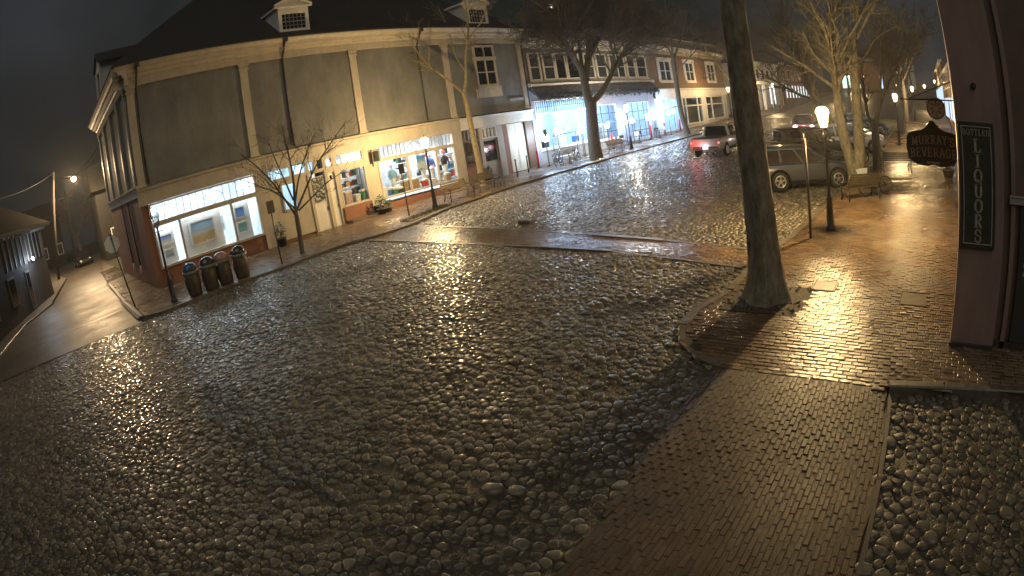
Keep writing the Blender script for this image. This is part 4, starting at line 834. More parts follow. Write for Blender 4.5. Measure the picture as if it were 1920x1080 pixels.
# ------------------------------------------------------------------ far shops up the street
def far_block(name, label, x0, x1, zt, m, y=25.4, wins=(), lit=(), roofz=None, depth=10, zb=None, bright=6.0, cornice=True, lc=(.85, .95, 1.0)):
    zb = gz((x0+x1)/2)-.4; t = thing(name, label, 'building', (x0, y, zb)); sgn = 1 if depth > 0 else -1; o = -.04*sgn
    a = MB(); a.box(x0, x1, *sorted((y, y+depth)), zb, zt); a.build('wall', m, t)
    if cornice: a = MB(); a.box(x0-.15, x1+.15, *sorted((y-.3*sgn, y+.2*sgn)), zt+.002, zt+.35); a.build('cornice', m_white, t)
    if roofz: a = MB(); ym = y+depth/2; a.loft([[(x0-.3, y-.3*sgn, zt+.36), (x0-.3, y+depth, zt+.36), (x0-.3, ym, roofz)], [(x1+.3, y-.3*sgn, zt+.36), (x1+.3, y+depth, zt+.36), (x1+.3, ym, roofz)]]); a.build('roof', m_roof, t)
    for (q0, q1, z0, z1) in wins:
        a = MB(); a.box(q0, q1, *sorted((y+o, y-.002*sgn)), z0, z1); f = a.build('window', m_white, t); a = MB(); a.box(q0+.12, q1-.12, *sorted((y+o*1.6, y+o-.002*sgn)), z0+.12, z1-.12); a.build('pane', m_curtain, f)
    for (q0, q1, z0, z1) in lit:
        a = MB(); a.box(q0, q1, *sorted((y+o, y-.002*sgn)), z0, z1); f = a.build('lit_window', m_white, t); a = MB(); a.box(q0+.1, q1-.1, *sorted((y+o*1.6, y+o-.002*sgn)), z0+.1, z1-.1); a.build('lit_pane', glowmat('window_glow_%s' % name, lc, bright, False), f)
    return t
z = gz(85)
far_block('columned_shop', 'white two storey shop with tall lit bays beyond the brown brick shop', 74, 92, z+6.6, m_white, wins=[(75+i*2.6, 76.3+i*2.6, z+4.3, z+5.9) for i in range(6)], lit=[(77.2, 79.2, z+.5, z+3.5), (82.0, 83.6, z+.3, z+3.5), (86.0, 89.0, z+.5, z+3.4)], bright=1.3)
a = MB(); z1 = gz(82)
for x in (76.2, 80.4, 84.8, 90.4): a = MB(); a.lathe([(.28, 0), (.28, .2), (.2, .25), (.17, 3.5), (.25, 3.6), (.25, 3.75)], 10, (x, 24.6, z1-.1)); a.build('column', m_white, t)
MB().box(75.5, 91.5, 24.3, 25.3, z1+3.66, z1+4.1).build('entablature', m_white, t)
z = gz(105)
far_block('dark_shop_row', 'dark shop row with many thin lit windows behind the leaning tree', 95, 118, z+6.2, m_brownbrick, wins=[(96+i*3, 97.4+i*3, z+3.6, z+5.4) for i in range(7)], lit=[(96.5+i*2.3, 97.4+i*2.3, z+.4, z+2.7) for i in range(9)], bright=.9)
z = gz(130)
far_block('end_bank_building', 'pale gabled building closing the far end of the street', 150, 156, z+9, m_white, y=2, depth=18, roofz=z+13, lit=[], bright=1)
t = thing('street_end_house', 'dim house across the end of the street with tall green lit window', 'building', (145, 8, z)); a = MB(); a.box(145, 149, 6, 24, z-.5, z+8); a.build('wall', m_brownbrick, t)
for k, (y0, y1, c) in enumerate(((20.0, 22.2, (.55, 1, .85)), (17.2, 17.9, (1, .9, .7)), (11.0, 11.8, (.4, .6, 1)), (7.2, 7.8, (1, .8, .5)))):
    a = MB(); a.box(144.9, 144.998, y0, y1, z+1.2, z+(4.4 if k in (0, 2) else 2.4)); f = a.build('lit_window', m_white, t); a = MB(); a.box(144.86, 144.898, y0+.1, y1-.1, z+1.3, z+(4.3 if k in (0, 2) else 2.3)); a.build('lit_pane', glowmat('end_glow_%d' % k, c, 1.6, False), f)
# right side of the street beyond the liquor shop
z = gz(60)
far_block('near_side_row', 'dark shop row on the near side of the street beyond the liquor shop', 40, 75, z+5.2, m_brownbrick, y=-2.9, depth=-8, wins=[(42+i*4, 43.6+i*4, z+3.6, z+5.4) for i in range(8)], lit=[(42+i*4.4, 45+i*4.4, z+.6, z+2.8) for i in range(7)], bright=1.1, lc=(.6, .75, 1))
z = gz(95)
far_block('near_side_far_row', 'farthest shop row on the near side of the street with blue lit windows', 78, 125, z+6, m_brownbrick, y=-3.2, depth=-8, lit=[(79+i*5, 83+i*5, z+.5, z+3.0) for i in range(9)], bright=1.0, lc=(.55, .72, 1))
# ------------------------------------------------------------------ liquor shop on the right
m_pink = mat('dusty_pink_paint', (.35, .245, .205), .5, col2=(.25, .17, .145), scale=1.8, detail=8, bump=.2, bscale=14, stretch=(1, 1, .35))
m_pinkdk = mat('brown_paint', (.17, .115, .085), .55, col2=(.14, .095, .07), scale=2)
R = thing('liquor_shop', 'dusty pink painted corner of the liquor shop with plain pilaster', 'building', (8.6, -.5, .05)); zb = -.05
a = MB(); a.box(8.6, 8.80, -1.18, -.49, zb, 9); a.build('pilaster', m_pink, R)
a = MB(); a.box(8.72, 20.4, -9, -1.19, zb, 9); a.build('wall', m_pinkdk, R)
boxes('corner_moulding', m_pink, R, (8.62, 8.718, -1.30, -1.183, zb, 9), (8.66, 8.718, -1.52, -1.44, zb, 9))
boxes('plinth', mat('dark_plinth', (.05, .04, .035), .5), R, (8.54, 8.599, -1.3, -.47, zb, .2), (8.66, 8.719, -4, -1.301, zb, .26))
a = MB(); a.box(8.655, 8.718, -3.6, -1.62, .27, 2.34); d = a.build('door', mat('dark_door', (.05, .05, .045), .45), R); a = MB(); [a.box(8.645, 8.654, -3.4, -1.72, 1.3+i*.13, 1.37+i*.13) for i in range(7)]; a.build('louvre', m_greytrim, d)
a = MB(); a.box(8.7, 8.719, -3, -2.2, 3.0, 4.4); a.build('window', m_dkglass, R)
# stroke lettering with serifs
def seg(p, q, w): return ('s', p, q, w)
T, H_ = .17, .075
def arc(cx, cy, rx, ry, a0, a1, n=14): return [(cx+rx*math.cos(a0+(a1-a0)*i/n), cy+ry*math.sin(a0+(a1-a0)*i/n)) for i in range(n+1)]
GLY = {
 'L': [[(.2, 0), (.2, 1)], [(.0, .03), (.68, .03)], [(.68, 0), (.68, .26)], [(.02, .97), (.4, .97)]],
 'I': [[(.25, 0), (.25, 1)], [(.04, .03), (.46, .03)], [(.04, .97), (.46, .97)]],
 'O': [arc(.4, .5, .34, .47, 0, 2*PI, 24)], 'Q': [arc(.4, .5, .34, .47, 0, 2*PI, 24), [(.36, .22), (.55, .02), (.8, -.14)]],
 'U': [[(.15, 1), (.15, .35)]+arc(.41, .35, .26, .32, PI, 2*PI, 10)+[(.67, 1)], [(.0, .97), (.32, .97)], [(.53, .97), (.82, .97)]],
 'R': [[(.17, 0), (.17, 1)], [(.17, .97), (.38, .97)]+arc(.38, .73, .24, .24, PI/2, -PI/2, 8)+[(.17, .49)], [(.36, .49), (.68, .02), (.8, .02)], [(0, .03), (.35, .03)], [(.0, .97), (.2, .97)]],
 'S': [arc(.34, .74, .25, .23, .25, PI*1.5, 10)+arc(.34, .26, .27, .25, PI/2, -PI*.9, 10), [(.60, .66), (.60, .95)], [(.07, .05), (.07, .34)]],
 'B': [[(.15, 0), (.15, 1)], [(0, .97), (.36, .97)]+arc(.36, .75, .2, .22, PI/2, -PI/2, 8)+[(.15, .53)], [(.36, .53)]+arc(.36, .28, .26, .25, PI/2, -PI/2, 8)+[(0, .03)]],
 'T': [[(.36, 0), (.36, 1)], [(.02, .97), (.7, .97)], [(.02, .76), (.02, 1)], [(.7, .76), (.7, 1)], [(.2, .03), (.52, .03)]],
 'E': [[(.15, 0), (.15, 1)], [(0, .97), (.6, .97)], [(.15, .5), (.48, .5)], [(0, .03), (.62, .03)], [(.6, .78), (.6, 1)], [(.62, 0), (.62, .24)], [(.48, .38), (.48, .62)]],
 'D': [[(.15, 0), (.15, 1)], [(0, .97), (.32, .97)]+arc(.32, .5, .38, .47, PI/2, -PI/2, 12)+[(0, .03)]],
 'M': [[(.12, 0), (.14, 1)], [(.14, 1), (.45, .1)], [(.45, .1), (.76, 1)], [(.76, 1), (.8, 0)], [(0, .03), (.26, .03)], [(.66, .03), (.94, .03)], [(.0, .97), (.16, .97)], [(.74, .97), (.92, .97)]],
 'A': [[(.08, 0), (.38, 1)], [(.38, 1), (.7, 0)], [(.2, .34), (.58, .34)], [(-.02, .03), (.22, .03)], [(.54, .03), (.82, .03)]],
 'Y': [[(.06, 1), (.36, .45)], [(.68, 1), (.36, .45)], [(.36, .47), (.36, 0)], [(-.04, .97), (.22, .97)], [(.5, .97), (.8, .97)], [(.2, .03), (.52, .03)]],
 'V': [[(.06, 1), (.38, 0)], [(.7, 1), (.38, 0)], [(-.04, .97), (.24, .97)], [(.54, .97), (.84, .97)]],
 'G': [arc(.42, .5, .35, .47, .7, 2*PI-.6, 18), [(.7, .42), (.7, .05)], [(.5, .42), (.82, .42)], [(.69, .7), (.69, .97)]],
 "'": [[(.1, 1), (.06, .7)]], 'P': [[(.15, 0), (.15, 1)], [(0, .97), (.36, .97)]+arc(.36, .73, .24, .24, PI/2, -PI/2, 8)+[(.15, .49)], [(0, .03), (.33, .03)]], 'N': [[(.12, 0), (.12, 1)], [(.12, 1), (.7, 0)], [(.7, 0), (.7, 1)], [(0, .03), (.26, .03)], [(.56, .97), (.84, .97)]],
}
ADV = {'L': .76, 'I': .52, 'O': .84, 'Q': .86, 'U': .86, 'R': .84, 'S': .70, 'B': .70, 'T': .74, 'E': .72, 'D': .76, 'M': .98, 'A': .8, 'Y': .78, 'V': .82, 'G': .88, "'": .2, 'P': .68, 'N': .86}
def letter(mb, ch, x, z, h, place, wfac=.8, thick=.13, thin=.06):
    for pts in GLY[ch]:
        big = len(pts) > 6
        for (ax, az), (bx, bz) in zip(pts[:-1], pts[1:]):
            dx, dz = (bx-ax)*wfac, bz-az; l = math.hypot(dx, dz)
            if l < 1e-6: continue
            v = abs(dz)/l; w = (thin+(thick-thin)*v**1.5); short = (not big) and l < .35 and v > .9
            if short: w = thin
            nx, nz = -dz/l*w/2, dx/l*w/2; ex, ez_ = dx/l*.012, dz/l*.012
            q = [((ax*wfac-ex+nx), az-ez_+nz), ((ax*wfac-ex-nx), az-ez_-nz), ((bx*wfac+ex-nx), bz+ez_-nz), ((bx*wfac+ex+nx), bz+ez_+nz)]
            mb.loft([[place(x+u*h, z+w_*h, 0) for u, w_ in q], [place(x+u*h, z+w_*h, 1) for u, w_ in q]])
def word(mb, s, x, z, h, place, space=.1, wfac=.8, wave=None, **k):
    for i, ch in enumerate(s):
        letter(mb, ch, x, z+(wave(i/(len(s)-1)) if wave else 0), h, place, wfac, **k); x += (ADV[ch]*wfac+space)*h
def word_w(s, h, space=.1, wfac=.8): return sum((ADV[c]*wfac+space)*h for c in s)-space*h
m_signgreen = mat('sign_dark_green', (.030, .034, .025), .4, col2=(.05, .054, .038), scale=5, detail=8); m_gilt = mat('faded_gilt_paint', (.55, .51, .42), .5, col2=(.36, .33, .26), scale=22)
S1 = thing('liquors_sign', 'tall dark green sign reading BOTTLED LIQUORS on the pink pilaster', 'sign', (8.6, -.8, 1.68))
y0, y1, z0, z1 = -1.135, -.512, 1.68, 3.47
a = MB(); a.box(8.545, 8.597, y0, y1, z0, z1); a.build('board', m_signgreen, S1)
a = MB(); i = .055
a.box(8.538, 8.544, y0+i, y1-i, z0+i, z0+i+.014); a.box(8.538, 8.544, y0+i, y1-i, z1-i-.014, z1-i); a.box(8.538, 8.544, y0+i, y0+i+.014, z0+i+.014, z1-i-.014); a.box(8.538, 8.544, y1-i-.014, y1-i, z0+i+.014, z1-i-.014); a.build('border', m_gilt, S1)
def place_wall(u, w, t): return (8.536+.008*t, -u, w)       # text runs towards -Y
a = MB(); hb = .085; ww = word_w('BOTTLED', hb, .16, .85); word(a, 'BOTTLED', .8235-ww/2, 3.285, hb, place_wall, .16, .85)
hl = .192; zz = 3.045
for ch in 'LIQUORS':
    w_ = ADV[ch]*.8*hl; letter(a, ch, .8235-w_/2, zz, hl, place_wall, .9, .20, .09); zz -= .213
a.build('lettering', m_gilt, S1)
# hanging sign on bracket
S2 = thing('beverage_sign', "dark carved sign reading MURRAY'S BEVERAGE hanging from an iron bracket", 'sign', (10.5, -.12, 3.7))
XS = 10.5; yc = -.1
a = MB()
outl = [(-.56, 2.74), (-.60, 2.9), (-.58, 3.08), (-.52, 3.16), (-.40, 3.19), (-.26, 3.21), (-.17, 3.25), (-.10, 3.31), (-.05, 3.37), (0, 3.39), (.05, 3.37), (.10, 3.31), (.17, 3.25), (.26, 3.21), (.40, 3.19), (.52, 3.16), (.58, 3.08), (.60, 2.9), (.56, 2.74), (.45, 2.63), (.3, 2.60), (.15, 2.585), (0, 2.62), (-.15, 2.585), (-.3, 2.60), (-.45, 2.63)]
a.prism([(yc-u*.93, w) for u, w in outl], 'x', XS, XS+.05); a.build('board', m_signgreen, S2)
a = MB()
def place_h(u, w, t): return (XS-.010+.009*t, yc-u, w)
h1 = .155; ww = word_w("MURRAY'S", h1, .10, .82); word(a, "MURRAY'S", -ww/2, 2.945, h1, place_h, .10, .82, lambda t: .0+.03*math.sin(PI*t))
ww = word_w("BEVERAGE", h1, .12, .85); word(a, "BEVERAGE", -ww/2, 2.735, h1, place_h, .12, .85, lambda t: -.0+.02*math.sin(PI*t)); a.box(XS-.012, XS-.001, yc-.12, yc+.16, 2.635, 2.665); a.build('lettering', mat('faded_letter_paint', (.46, .43, .35), .55), S2)
a = MB(); a.tube([(XS+.02, -1.19, 3.76), (XS+.02, .50, 3.74)], .014, 6); a.tube([(XS+.02, .44, 3.74), (XS+.02, .44, 3.16)], .006, 4); a.tube([(XS+.02, -.5, 3.75), (XS+.02, -.5, 3.18)], .006, 4); a.tube([(XS+.02, -1.19, 4.3), (XS+.02, .3, 3.76)], .01, 5); a.build('bracket', m_iron, S2)
t = thing('round_emblem', 'round pale carved emblem hung above the dark hanging sign', 'emblem', (XS+.02, -.23, 3.50)); a = MB(); a.disc((XS+.07, -.22, 3.60), .20, 'x', 24, .04); a.build('disc', mat('emblem_paint', (.72, .71, .62), .55, col2=(.45, .44, .38), scale=14), t); a = MB(); a.torus((XS+.046, -.22, 3.60), .18, .014, 'x', 24, 6)
for k in range(8): c, s = math.cos(k*PI/4), math.sin(k*PI/4); a.tube([(XS+.044, -.22+.05*c, 3.60+.05*s), (XS+.044, -.22+.13*c, 3.60+.13*s)], .012, 4)
a.build('relief', mat('emblem_relief', (.24, .23, .19), .6), t)
t = thing('wall_plate_sign', 'small pale nameplate over the louvred door at right edge', 'sign', (8.66, -1.7, 2.36)); a = MB(); a.box(8.63, 8.655, -2.3, -1.405, 2.345, 2.47); a.build('plate', m_greytrim, t); a = MB(); a.box(8.622, 8.629, -2.3, -1.41, 2.35, 2.362); a.box(8.622, 8.629, -2.3, -1.41, 2.45, 2.462); a.build('border', m_gilt, t)
t = thing('wall_lamp_bracket', 'small dark iron hook on the pink pilaster above the tall sign', 'hook', (8.6, -.86, 3.98)); a = MB(); a.disc((8.59, -.86, 3.98), .05, 'x', 12, .02); a.build('plate', m_iron, t); a = MB(); a.tube([(8.58, -.86, 3.98), (8.5, -.86, 4.0), (8.47, -.86, 3.94)], .014, 6); a.build('hook', m_iron, t)
# ------------------------------------------------------------------ left side street
LB = thing('porch_house', 'low dim building with a bracketed eave at the left edge', 'building', (-3.5, 36, 0)); mL = mat('dim_clapboard', (.085, .08, .075), .7, col2=(.06, .056, .052), scale=3, brick=((.07, .065, .06), 3.0, .14, .008))
def WL(s, z, o=0.0):    # along its wall: s metres up the side street
    dx, dy = .27, .963; return (-5.35+dx*s-dy*(-o)*-1*-1+0*o if False else -5.35+dx*s+dy*o, 27.5+dy*s-dx*o, z)
def wbox(mb, s0, s1, o0, o1, z0, z1): mb.loft([[WL(s0, z0, o0), WL(s1, z0, o0), WL(s1, z0, o1), WL(s0, z0, o1)], [WL(s0, z1, o0), WL(s1, z1, o0), WL(s1, z1, o1), WL(s0, z1, o1)]])
a = MB(); wbox(a, 0, 15.4, -8, 0, -.2, 4.6); a.build('wall', mL, LB)
a = MB(); wbox(a, -.6, 16, -.4, .75, 4.75, 4.95); wbox(a, -.6, 16, -8.4, -.41, 4.75, 4.85); a.build('eave', mL, LB)
a = MB(); a.loft([[WL(-.6, 4.96, .75), WL(16, 4.96, .75), WL(16, 4.96, -8.4), WL(-.6, 4.96, -8.4)], [WL(1.5, 7.4, -3), WL(13.5, 7.4, -3), WL(13.5, 7.4, -5), WL(1.5, 7.4, -5)]]); a.build('roof', mat('black_roof', (.008, .008, .008), .95, spec=.1), LB)
for k in range(16):
    a = MB(); wbox(a, .3+k*.95, .42+k*.95, .005, .07, 2.9 if k > 5 else 3.7, 4.6); a.loft([[WL(.3+k*.95, 4.6, .07), WL(.42+k*.95, 4.6, .07), WL(.42+k*.95, 4.6, .6), WL(.3+k*.95, 4.6, .6)], [WL(.3+k*.95, 4.74, .07), WL(.42+k*.95, 4.74, .07), WL(.42+k*.95, 4.74, .7), WL(.3+k*.95, 4.74, .7)]]); a.build('bracket', m_cream, LB)
for s0, s1, z0, z1 in ((5.6, 7.0, 1.0, 2.6), (1.6, 3.0, .9, 2.6), (9.3, 10.3, .2, 2.5)):
    a = MB(); wbox(a, s0, s1, .004, .07, z0, z1); f = a.build('window', m_greytrim, LB); a = MB(); wbox(a, s0+.14, s1-.14, .072, .085, z0+.14, z1-.14); a.build('pane', m_dkglass, f)
FL = thing('floodlight', 'bluish white floodlight shining on the low left building', 'floodlight', WL(10.9, 2.95, .05)); a = MB(); a.lathe([(.03, -.12), (.10, -.08), (.12, .08)], 10, WL(10.9, 2.9, .3)); a.tube([WL(10.9, 2.9, .01), WL(10.9, 2.9, .3)], .02, 6); a.build('housing', m_iron, FL); a = MB(); a.ball(WL(10.9, 3.0, .36), .11, 10, 8); a.build('bulb', glowmat('flood_glow', (.75, .88, 1), 30.0), FL)
light('flood_light', 'POINT', WL(10.9, 3.0, .9), 60, (.62, .78, 1), .1)
# utility pole with cobra lamp, wires
p = Vector((-.7, 54, 0)); UP = thing('utility_pole', 'tall wooden utility pole with lit street light at the left side street', 'utility pole', p); top = at(103, 343, 54.0)
a = MB(); a.tube([p, (top.x, top.y, top.z+1.0)], [.17, .12], 8); a.build('pole', mat('pole_wood', (.07, .058, .045), .8, col2=(.045, .038, .03), scale=9, stretch=(1, 1, .1)), UP)
lp = at(138, 335, 52.0); a = MB(); a.tube([(top.x, top.y, top.z+.3), (lp.x-.6, lp.y, lp.z+.35), (lp.x, lp.y, lp.z+.25)], .04, 6); a.lathe([(.1, .1), (.22, .16), (.16, .3), (.04, .34)], 10, lp); a.build('arm', m_pipe, UP); a = MB(); a.ball(lp, .24, 12, 8); a.build('lamp', glowmat('cobra_glow', (1, .72, .42), 40.0), UP); light('cobra_light', 'POINT', lp, 5200, (1, .68, .36), .2)
for k, (dz, q) in enumerate(((.7, (4.3, 43, 8.2)), (.4, (4.3, 40.5, 8.6)), (.9, (-8, 42, 8.6)))):
    t = thing('overhead_wire', ['upper wire from the utility pole to the shingle building side', 'lower wire from the utility pole to the shingle building side', 'wire from the utility pole towards the low left building'][k], 'wire', (top.x, top.y, top.z)); A = Vector((top.x, top.y, top.z+dz)); Bq = Vector(q); a = MB()
    a.tube([A.lerp(Bq, u/10)-Vector((0, 0, 1.3*4*(u/10)*(1-u/10)*.6)) for u in range(11)], .022, 4); a.build('cable', m_pipe, t)
p2 = thing('utility_pole', 'thinner dark utility pole farther up the left side street', 'utility pole', (2.0, 70, 0)); a = MB(); a.tube([(2.0, 70, 0), (2.2, 70, 8.5)], [.16, .11], 8); a.build('pole', m_pipe, p2); a = MB(); a.box(1.2, 3.2, 69.95, 70.05, 7.7, 7.85); a.build('crossarm', m_pipe, p2)
far_block('side_street_house', 'dark gabled house far up the left side street', -9, 1.0, 6.0, m_roof, y=84, depth=9, roofz=9, wins=[(-8+i*2.6, -7+i*2.6, 1.2, 2.8) for i in range(4)], cornice=False)
t = far_block('side_street_barn', 'dark house behind the corner building on the side street', 5.0, 14, 6.2, m_roof, y=56, depth=9, roofz=9.5, wins=[(6, 7, 1.2, 2.8), (9, 10, 1.2, 2.8)], cornice=False)
# moonlit lantern over the roofs
mp = at(1033, 12, 100); t = thing('rooftop_floodlight', 'small white light high above the balustrade roof behind the branches', 'light', mp); a = MB(); a.ball(mp, .52, 14, 10, .8); a.build('glow', glowmat('white_glow', (.95, 1, .95), 6, False), t); a = MB(); a.tube([(mp.x, mp.y, gz(mp.x)), (mp.x, mp.y, mp.z-.45)], [.2, .1], 8); a.build('mast', m_pipe, t)
# ------------------------------------------------------------------ vehicles (x forward, y left, z up)
m_tyre = mat('tyre_rubber', (.015, .015, .016), .8); m_rim = mat('alloy_rim', (.55, .55, .56), .3, metal=.8); m_carglass = mat('car_glass', (.012, .014, .016), .05, spec=.9)
m_blackpl = mat('black_trim', (.02, .02, .021), .5); m_chrome = mat('chrome', (.6, .6, .6), .15, metal=1); m_plate = mat('licence_plate', (.6, .64, .7), .5)
def paint(n, c, metal=.0): return mat(n, c, .28, metal=metal, coat=.8, spec=.5)
GREYP, BLACKP, WHITEP, REDP, SILVP = paint('grey_car_paint', (.068, .080, .098), .35), paint('black_car_paint', (.012, .012, .014)), paint('white_car_paint', (.55, .54, .52)), paint('dark_red_car_paint', (.11, .012, .012)), paint('silver_car_paint', (.34, .35, .36), .4)
PICKP = paint('pale_grey_car_paint', (.30, .28, .26))
m_tail_off = mat('tail_lens', (.28, .012, .012), .2, coat=.5); m_headlens = mat('head_lens', (.6, .62, .64), .12, spec=.8)
m_tail_on = glowmat('tail_glow', (1, .05, .06), 9.0, False); m_rev_on = glowmat('reverse_glow', (1, .97, .95), 9.0, False); m_plate_on = glowmat('plate_glow', (.62, .78, 1), 1.6, False)
def sect(w, b, t, f, crown):
    h = [(w*.86, b), (w*.97, b+.08), (w, b+(t-b)*.40), (w*.995, b+(t-b)*.72), (w*.955, t-.03), (w*.90, t), (w*.5, t+crown), (0, t+crown*1.25)]
    return [(f, y, z) for y, z in h] + [(f, -y, z) for y, z in h[-2::-1]]
def car(label, loc, rz, paint_m, L_, Wd, H, style='suv', lights='off', group='cars parked at an angle along the near kerb', cat='car', name='parked_car', rails=False, spare=False):
    t = thing(name, label, cat, loc, rz, group); w = Wd/2; wb = L_*.58; xf, xr = wb/2+.03, -wb/2+.03; R = .36 if style != 'sedan' else .33
    F_, B_ = L_/2, -L_/2
    belt = {'suv': .98, 'sedan': .90, 'jeep': 1.12, 'pickup': 1.05}[style]; clr = {'suv': .24, 'sedan': .19, 'jeep': .33, 'pickup': .36}[style]
    hood = {'suv': .96, 'sedan': .86, 'jeep': 1.10, 'pickup': 1.08}[style]
    a = MB(); st = [(B_, w*.86, clr+.18, belt-.18, .01), (B_+.06, w*.93, clr+.06, belt-.05, .02), (B_+.3, w*.985, clr, belt, .02), (xr, w, clr, belt, .02), (0, w, clr, belt, .02), (F_-1.45, w, clr, belt, .02), (F_-1.1, w*.99, clr, hood+.02, .03), (F_-.55, w*.965, clr, hood-.06, .04), (F_-.2, w*.91, clr+.03, hood-.16, .04), (F_-.05, w*.82, clr+.08, hood-.30, .03), (F_, w*.72, clr+.16, hood-.40, .02)]
    if style == 'jeep': st = [(B_, w*.97, clr+.05, belt, .01), (B_+.05, w, clr, belt, .01), (0, w, clr, belt, .01), (F_-1.3, w, clr, belt, .01), (F_-1.0, w*.96, clr, hood, .03), (F_-.2, w*.92, clr+.02, hood-.05, .03), (F_, w*.86, clr+.1, hood-.14, .02)]
    if style == 'pickup': st = [(B_, w*.97, clr+.1, belt+.02, -.02), (B_+.04, w, clr+.05, belt+.05, -.01), (-.35, w, clr, belt+.05, -.01), (0, w, clr, belt+.03, .01), (F_-1.4, w, clr, belt, .02), (F_-1.05, w*.99, clr, hood+.02, .04), (F_-.2, w*.95, clr+.02, hood-.05, .05), (F_-.04, w*.9, clr+.1, hood-.14, .03), (F_, w*.82, clr+.2, hood-.3, .02)]
    a.loft([sect(ww, b, tt, x, c) for x, ww, b, tt, c in st], True, True); body = a.build('body', paint_m, t, world=False)
    # black discs stand in for the shade of the wheel wells; sill cladding
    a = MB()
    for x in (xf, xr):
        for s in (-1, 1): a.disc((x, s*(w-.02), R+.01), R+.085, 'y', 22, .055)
    a.box(xr+R+.1, xf-R-.1, -w-.004, w+.004, clr-.02, clr+.12); a.build('arch_shade_and_sill', mat('well_shade_and_cladding', (.008, .008, .008), .95, spec=.1), t, world=False)
    if style in ('suv', 'jeep', 'pickup'):
        for x0, x1 in ((B_-.03, B_+.2), (F_-.25, F_+.02)): a = MB(); a.bbox(x0, x1, -w*.86, w*.86, clr+.06, clr+.28, .05); a.build('bumper', m_blackpl if style != 'pickup' else m_chrome, t, world=False)
    # greenhouse
    g = {'suv': (B_+.02, F_-1.12, B_+.42, F_-2.05), 'sedan': (B_+.55, F_-1.15, B_+1.25, F_-2.0), 'jeep': (B_+.03, F_-1.35, B_+.08, F_-1.62), 'pickup': (-.55, F_-1.35, -.42, F_-2.15)}[style]
    wb_, wt = (w*.95, w*.76) if style != 'jeep' else (w*.97, w*.88)
    def gp_(u, v, side):                 # u 0..1 rear to front, v 0..1 belt to roof
        xa = g[0]+(g[2]-g[0])*v; xb = g[1]+(g[3]-g[1])*v; ww = wb_+(wt-wb_)*(v**1.25)
        return (xa+(xb-xa)*u, side*ww, belt-.01+(H-.05-belt)*v)
    a = MB(); rings = []
    for v in (0, .25, .5, .75, .93, 1.0):
        k = 1 if v < .94 else .94; r_ = []
        for u in (0, .03, .3, .6, .97, 1): p = gp_(u, v, 1); q = (.955 if u in (0, 1) else 1)*k; r_.append((p[0], p[1]*q, p[2]))
        rings.append(r_+[(x, -y, z) for x, y, z in r_[::-1]])
    top = [(x*.98+.0, y*.8, z+.045) for x, y, z in rings[-1]]; rings.append(top)
    a.loft(rings, True, True); a.build('cabin', paint_m if style != 'jeep' else m_blackpl, t, world=False)
    def pane(us, vs, side, nm='window'):
        a = MB(); e = .012
        P = [[gp_(u, v, side) for u in us] for v in vs]
        vs_ = []; n = len(us)
        for r in P:
            for p in r: vs_.append((p[0], p[1]+side*e, p[2]))
        a.add(vs_, [(i*n+j, i*n+j+1, (i+1)*n+j+1, (i+1)*n+j) for i in range(len(vs)-1) for j in range(n-1)])
        a.build(nm, m_carglass, t, world=False)
    V3 = (.10, .35, .6, .88)
    for s in (-1, 1):
        if style == 'pickup': pane((.08, .46), V3, s); pane((.52, .92), V3, s)
        elif style == 'sedan': pane((.14, .46), V3, s); pane((.50, .88), V3, s)
        elif style == 'jeep': pane((.05, .38), V3, s); pane((.43, .66), V3, s); pane((.71, .95), V3, s)
        else: pane((.06, .30), V3, s); pane((.335, .60), V3, s); pane((.64, .93), V3, s)
    for u, nm, e in ((1, 'windscreen', .012), (0, 'rear_window', -.012)):
        a = MB(); vs_ = []
        for v in V3:
            p = gp_(u, v, 1)
            for q in (-.86, -.4, 0, .4, .86): vs_.append((p[0]+e+(.02 if u else -.0)*(1-abs(q)), p[1]*q*.955, p[2]))
        a.add(vs_, [(i*5+j, i*5+j+1, (i+1)*5+j+1, (i+1)*5+j) for i in range(3) for j in range(4)]); a.build(nm, m_carglass, t, world=False)
    if style == 'pickup':                 # open bed: dark floor panel, tailgate lines
        a = MB(); a.box(B_+.1, -.62, -w*.84, w*.84, belt+.045, belt+.056); a.build('bed_liner', m_blackpl, t, world=False)
        a = MB(); a.box(B_-.012, B_+.02, -w*.72, w*.72, clr+.42, belt+.0); a.build('tailgate', paint_m, t, world=False)
    if rails:
        for s in (-1, 1): a = MB(); a.tube([(g[2]+.15, s*wt*.86, H-.01), (g[2]+.25, s*wt*.86, H+.06), (g[3]-.15, s*wt*.86, H+.06), (g[3]-.05, s*wt*.86, H-.0)], .02, 6); a.build('roof_rail', m_blackpl, t, world=False)
    if spare: a = MB(); a.torus((B_-.12, 0, .95), .27, .09, 'x', 20, 8); a.disc((B_-.12, 0, .95), .26, 'x', 16, .12); a.build('spare_wheel', m_tyre, t, world=False)
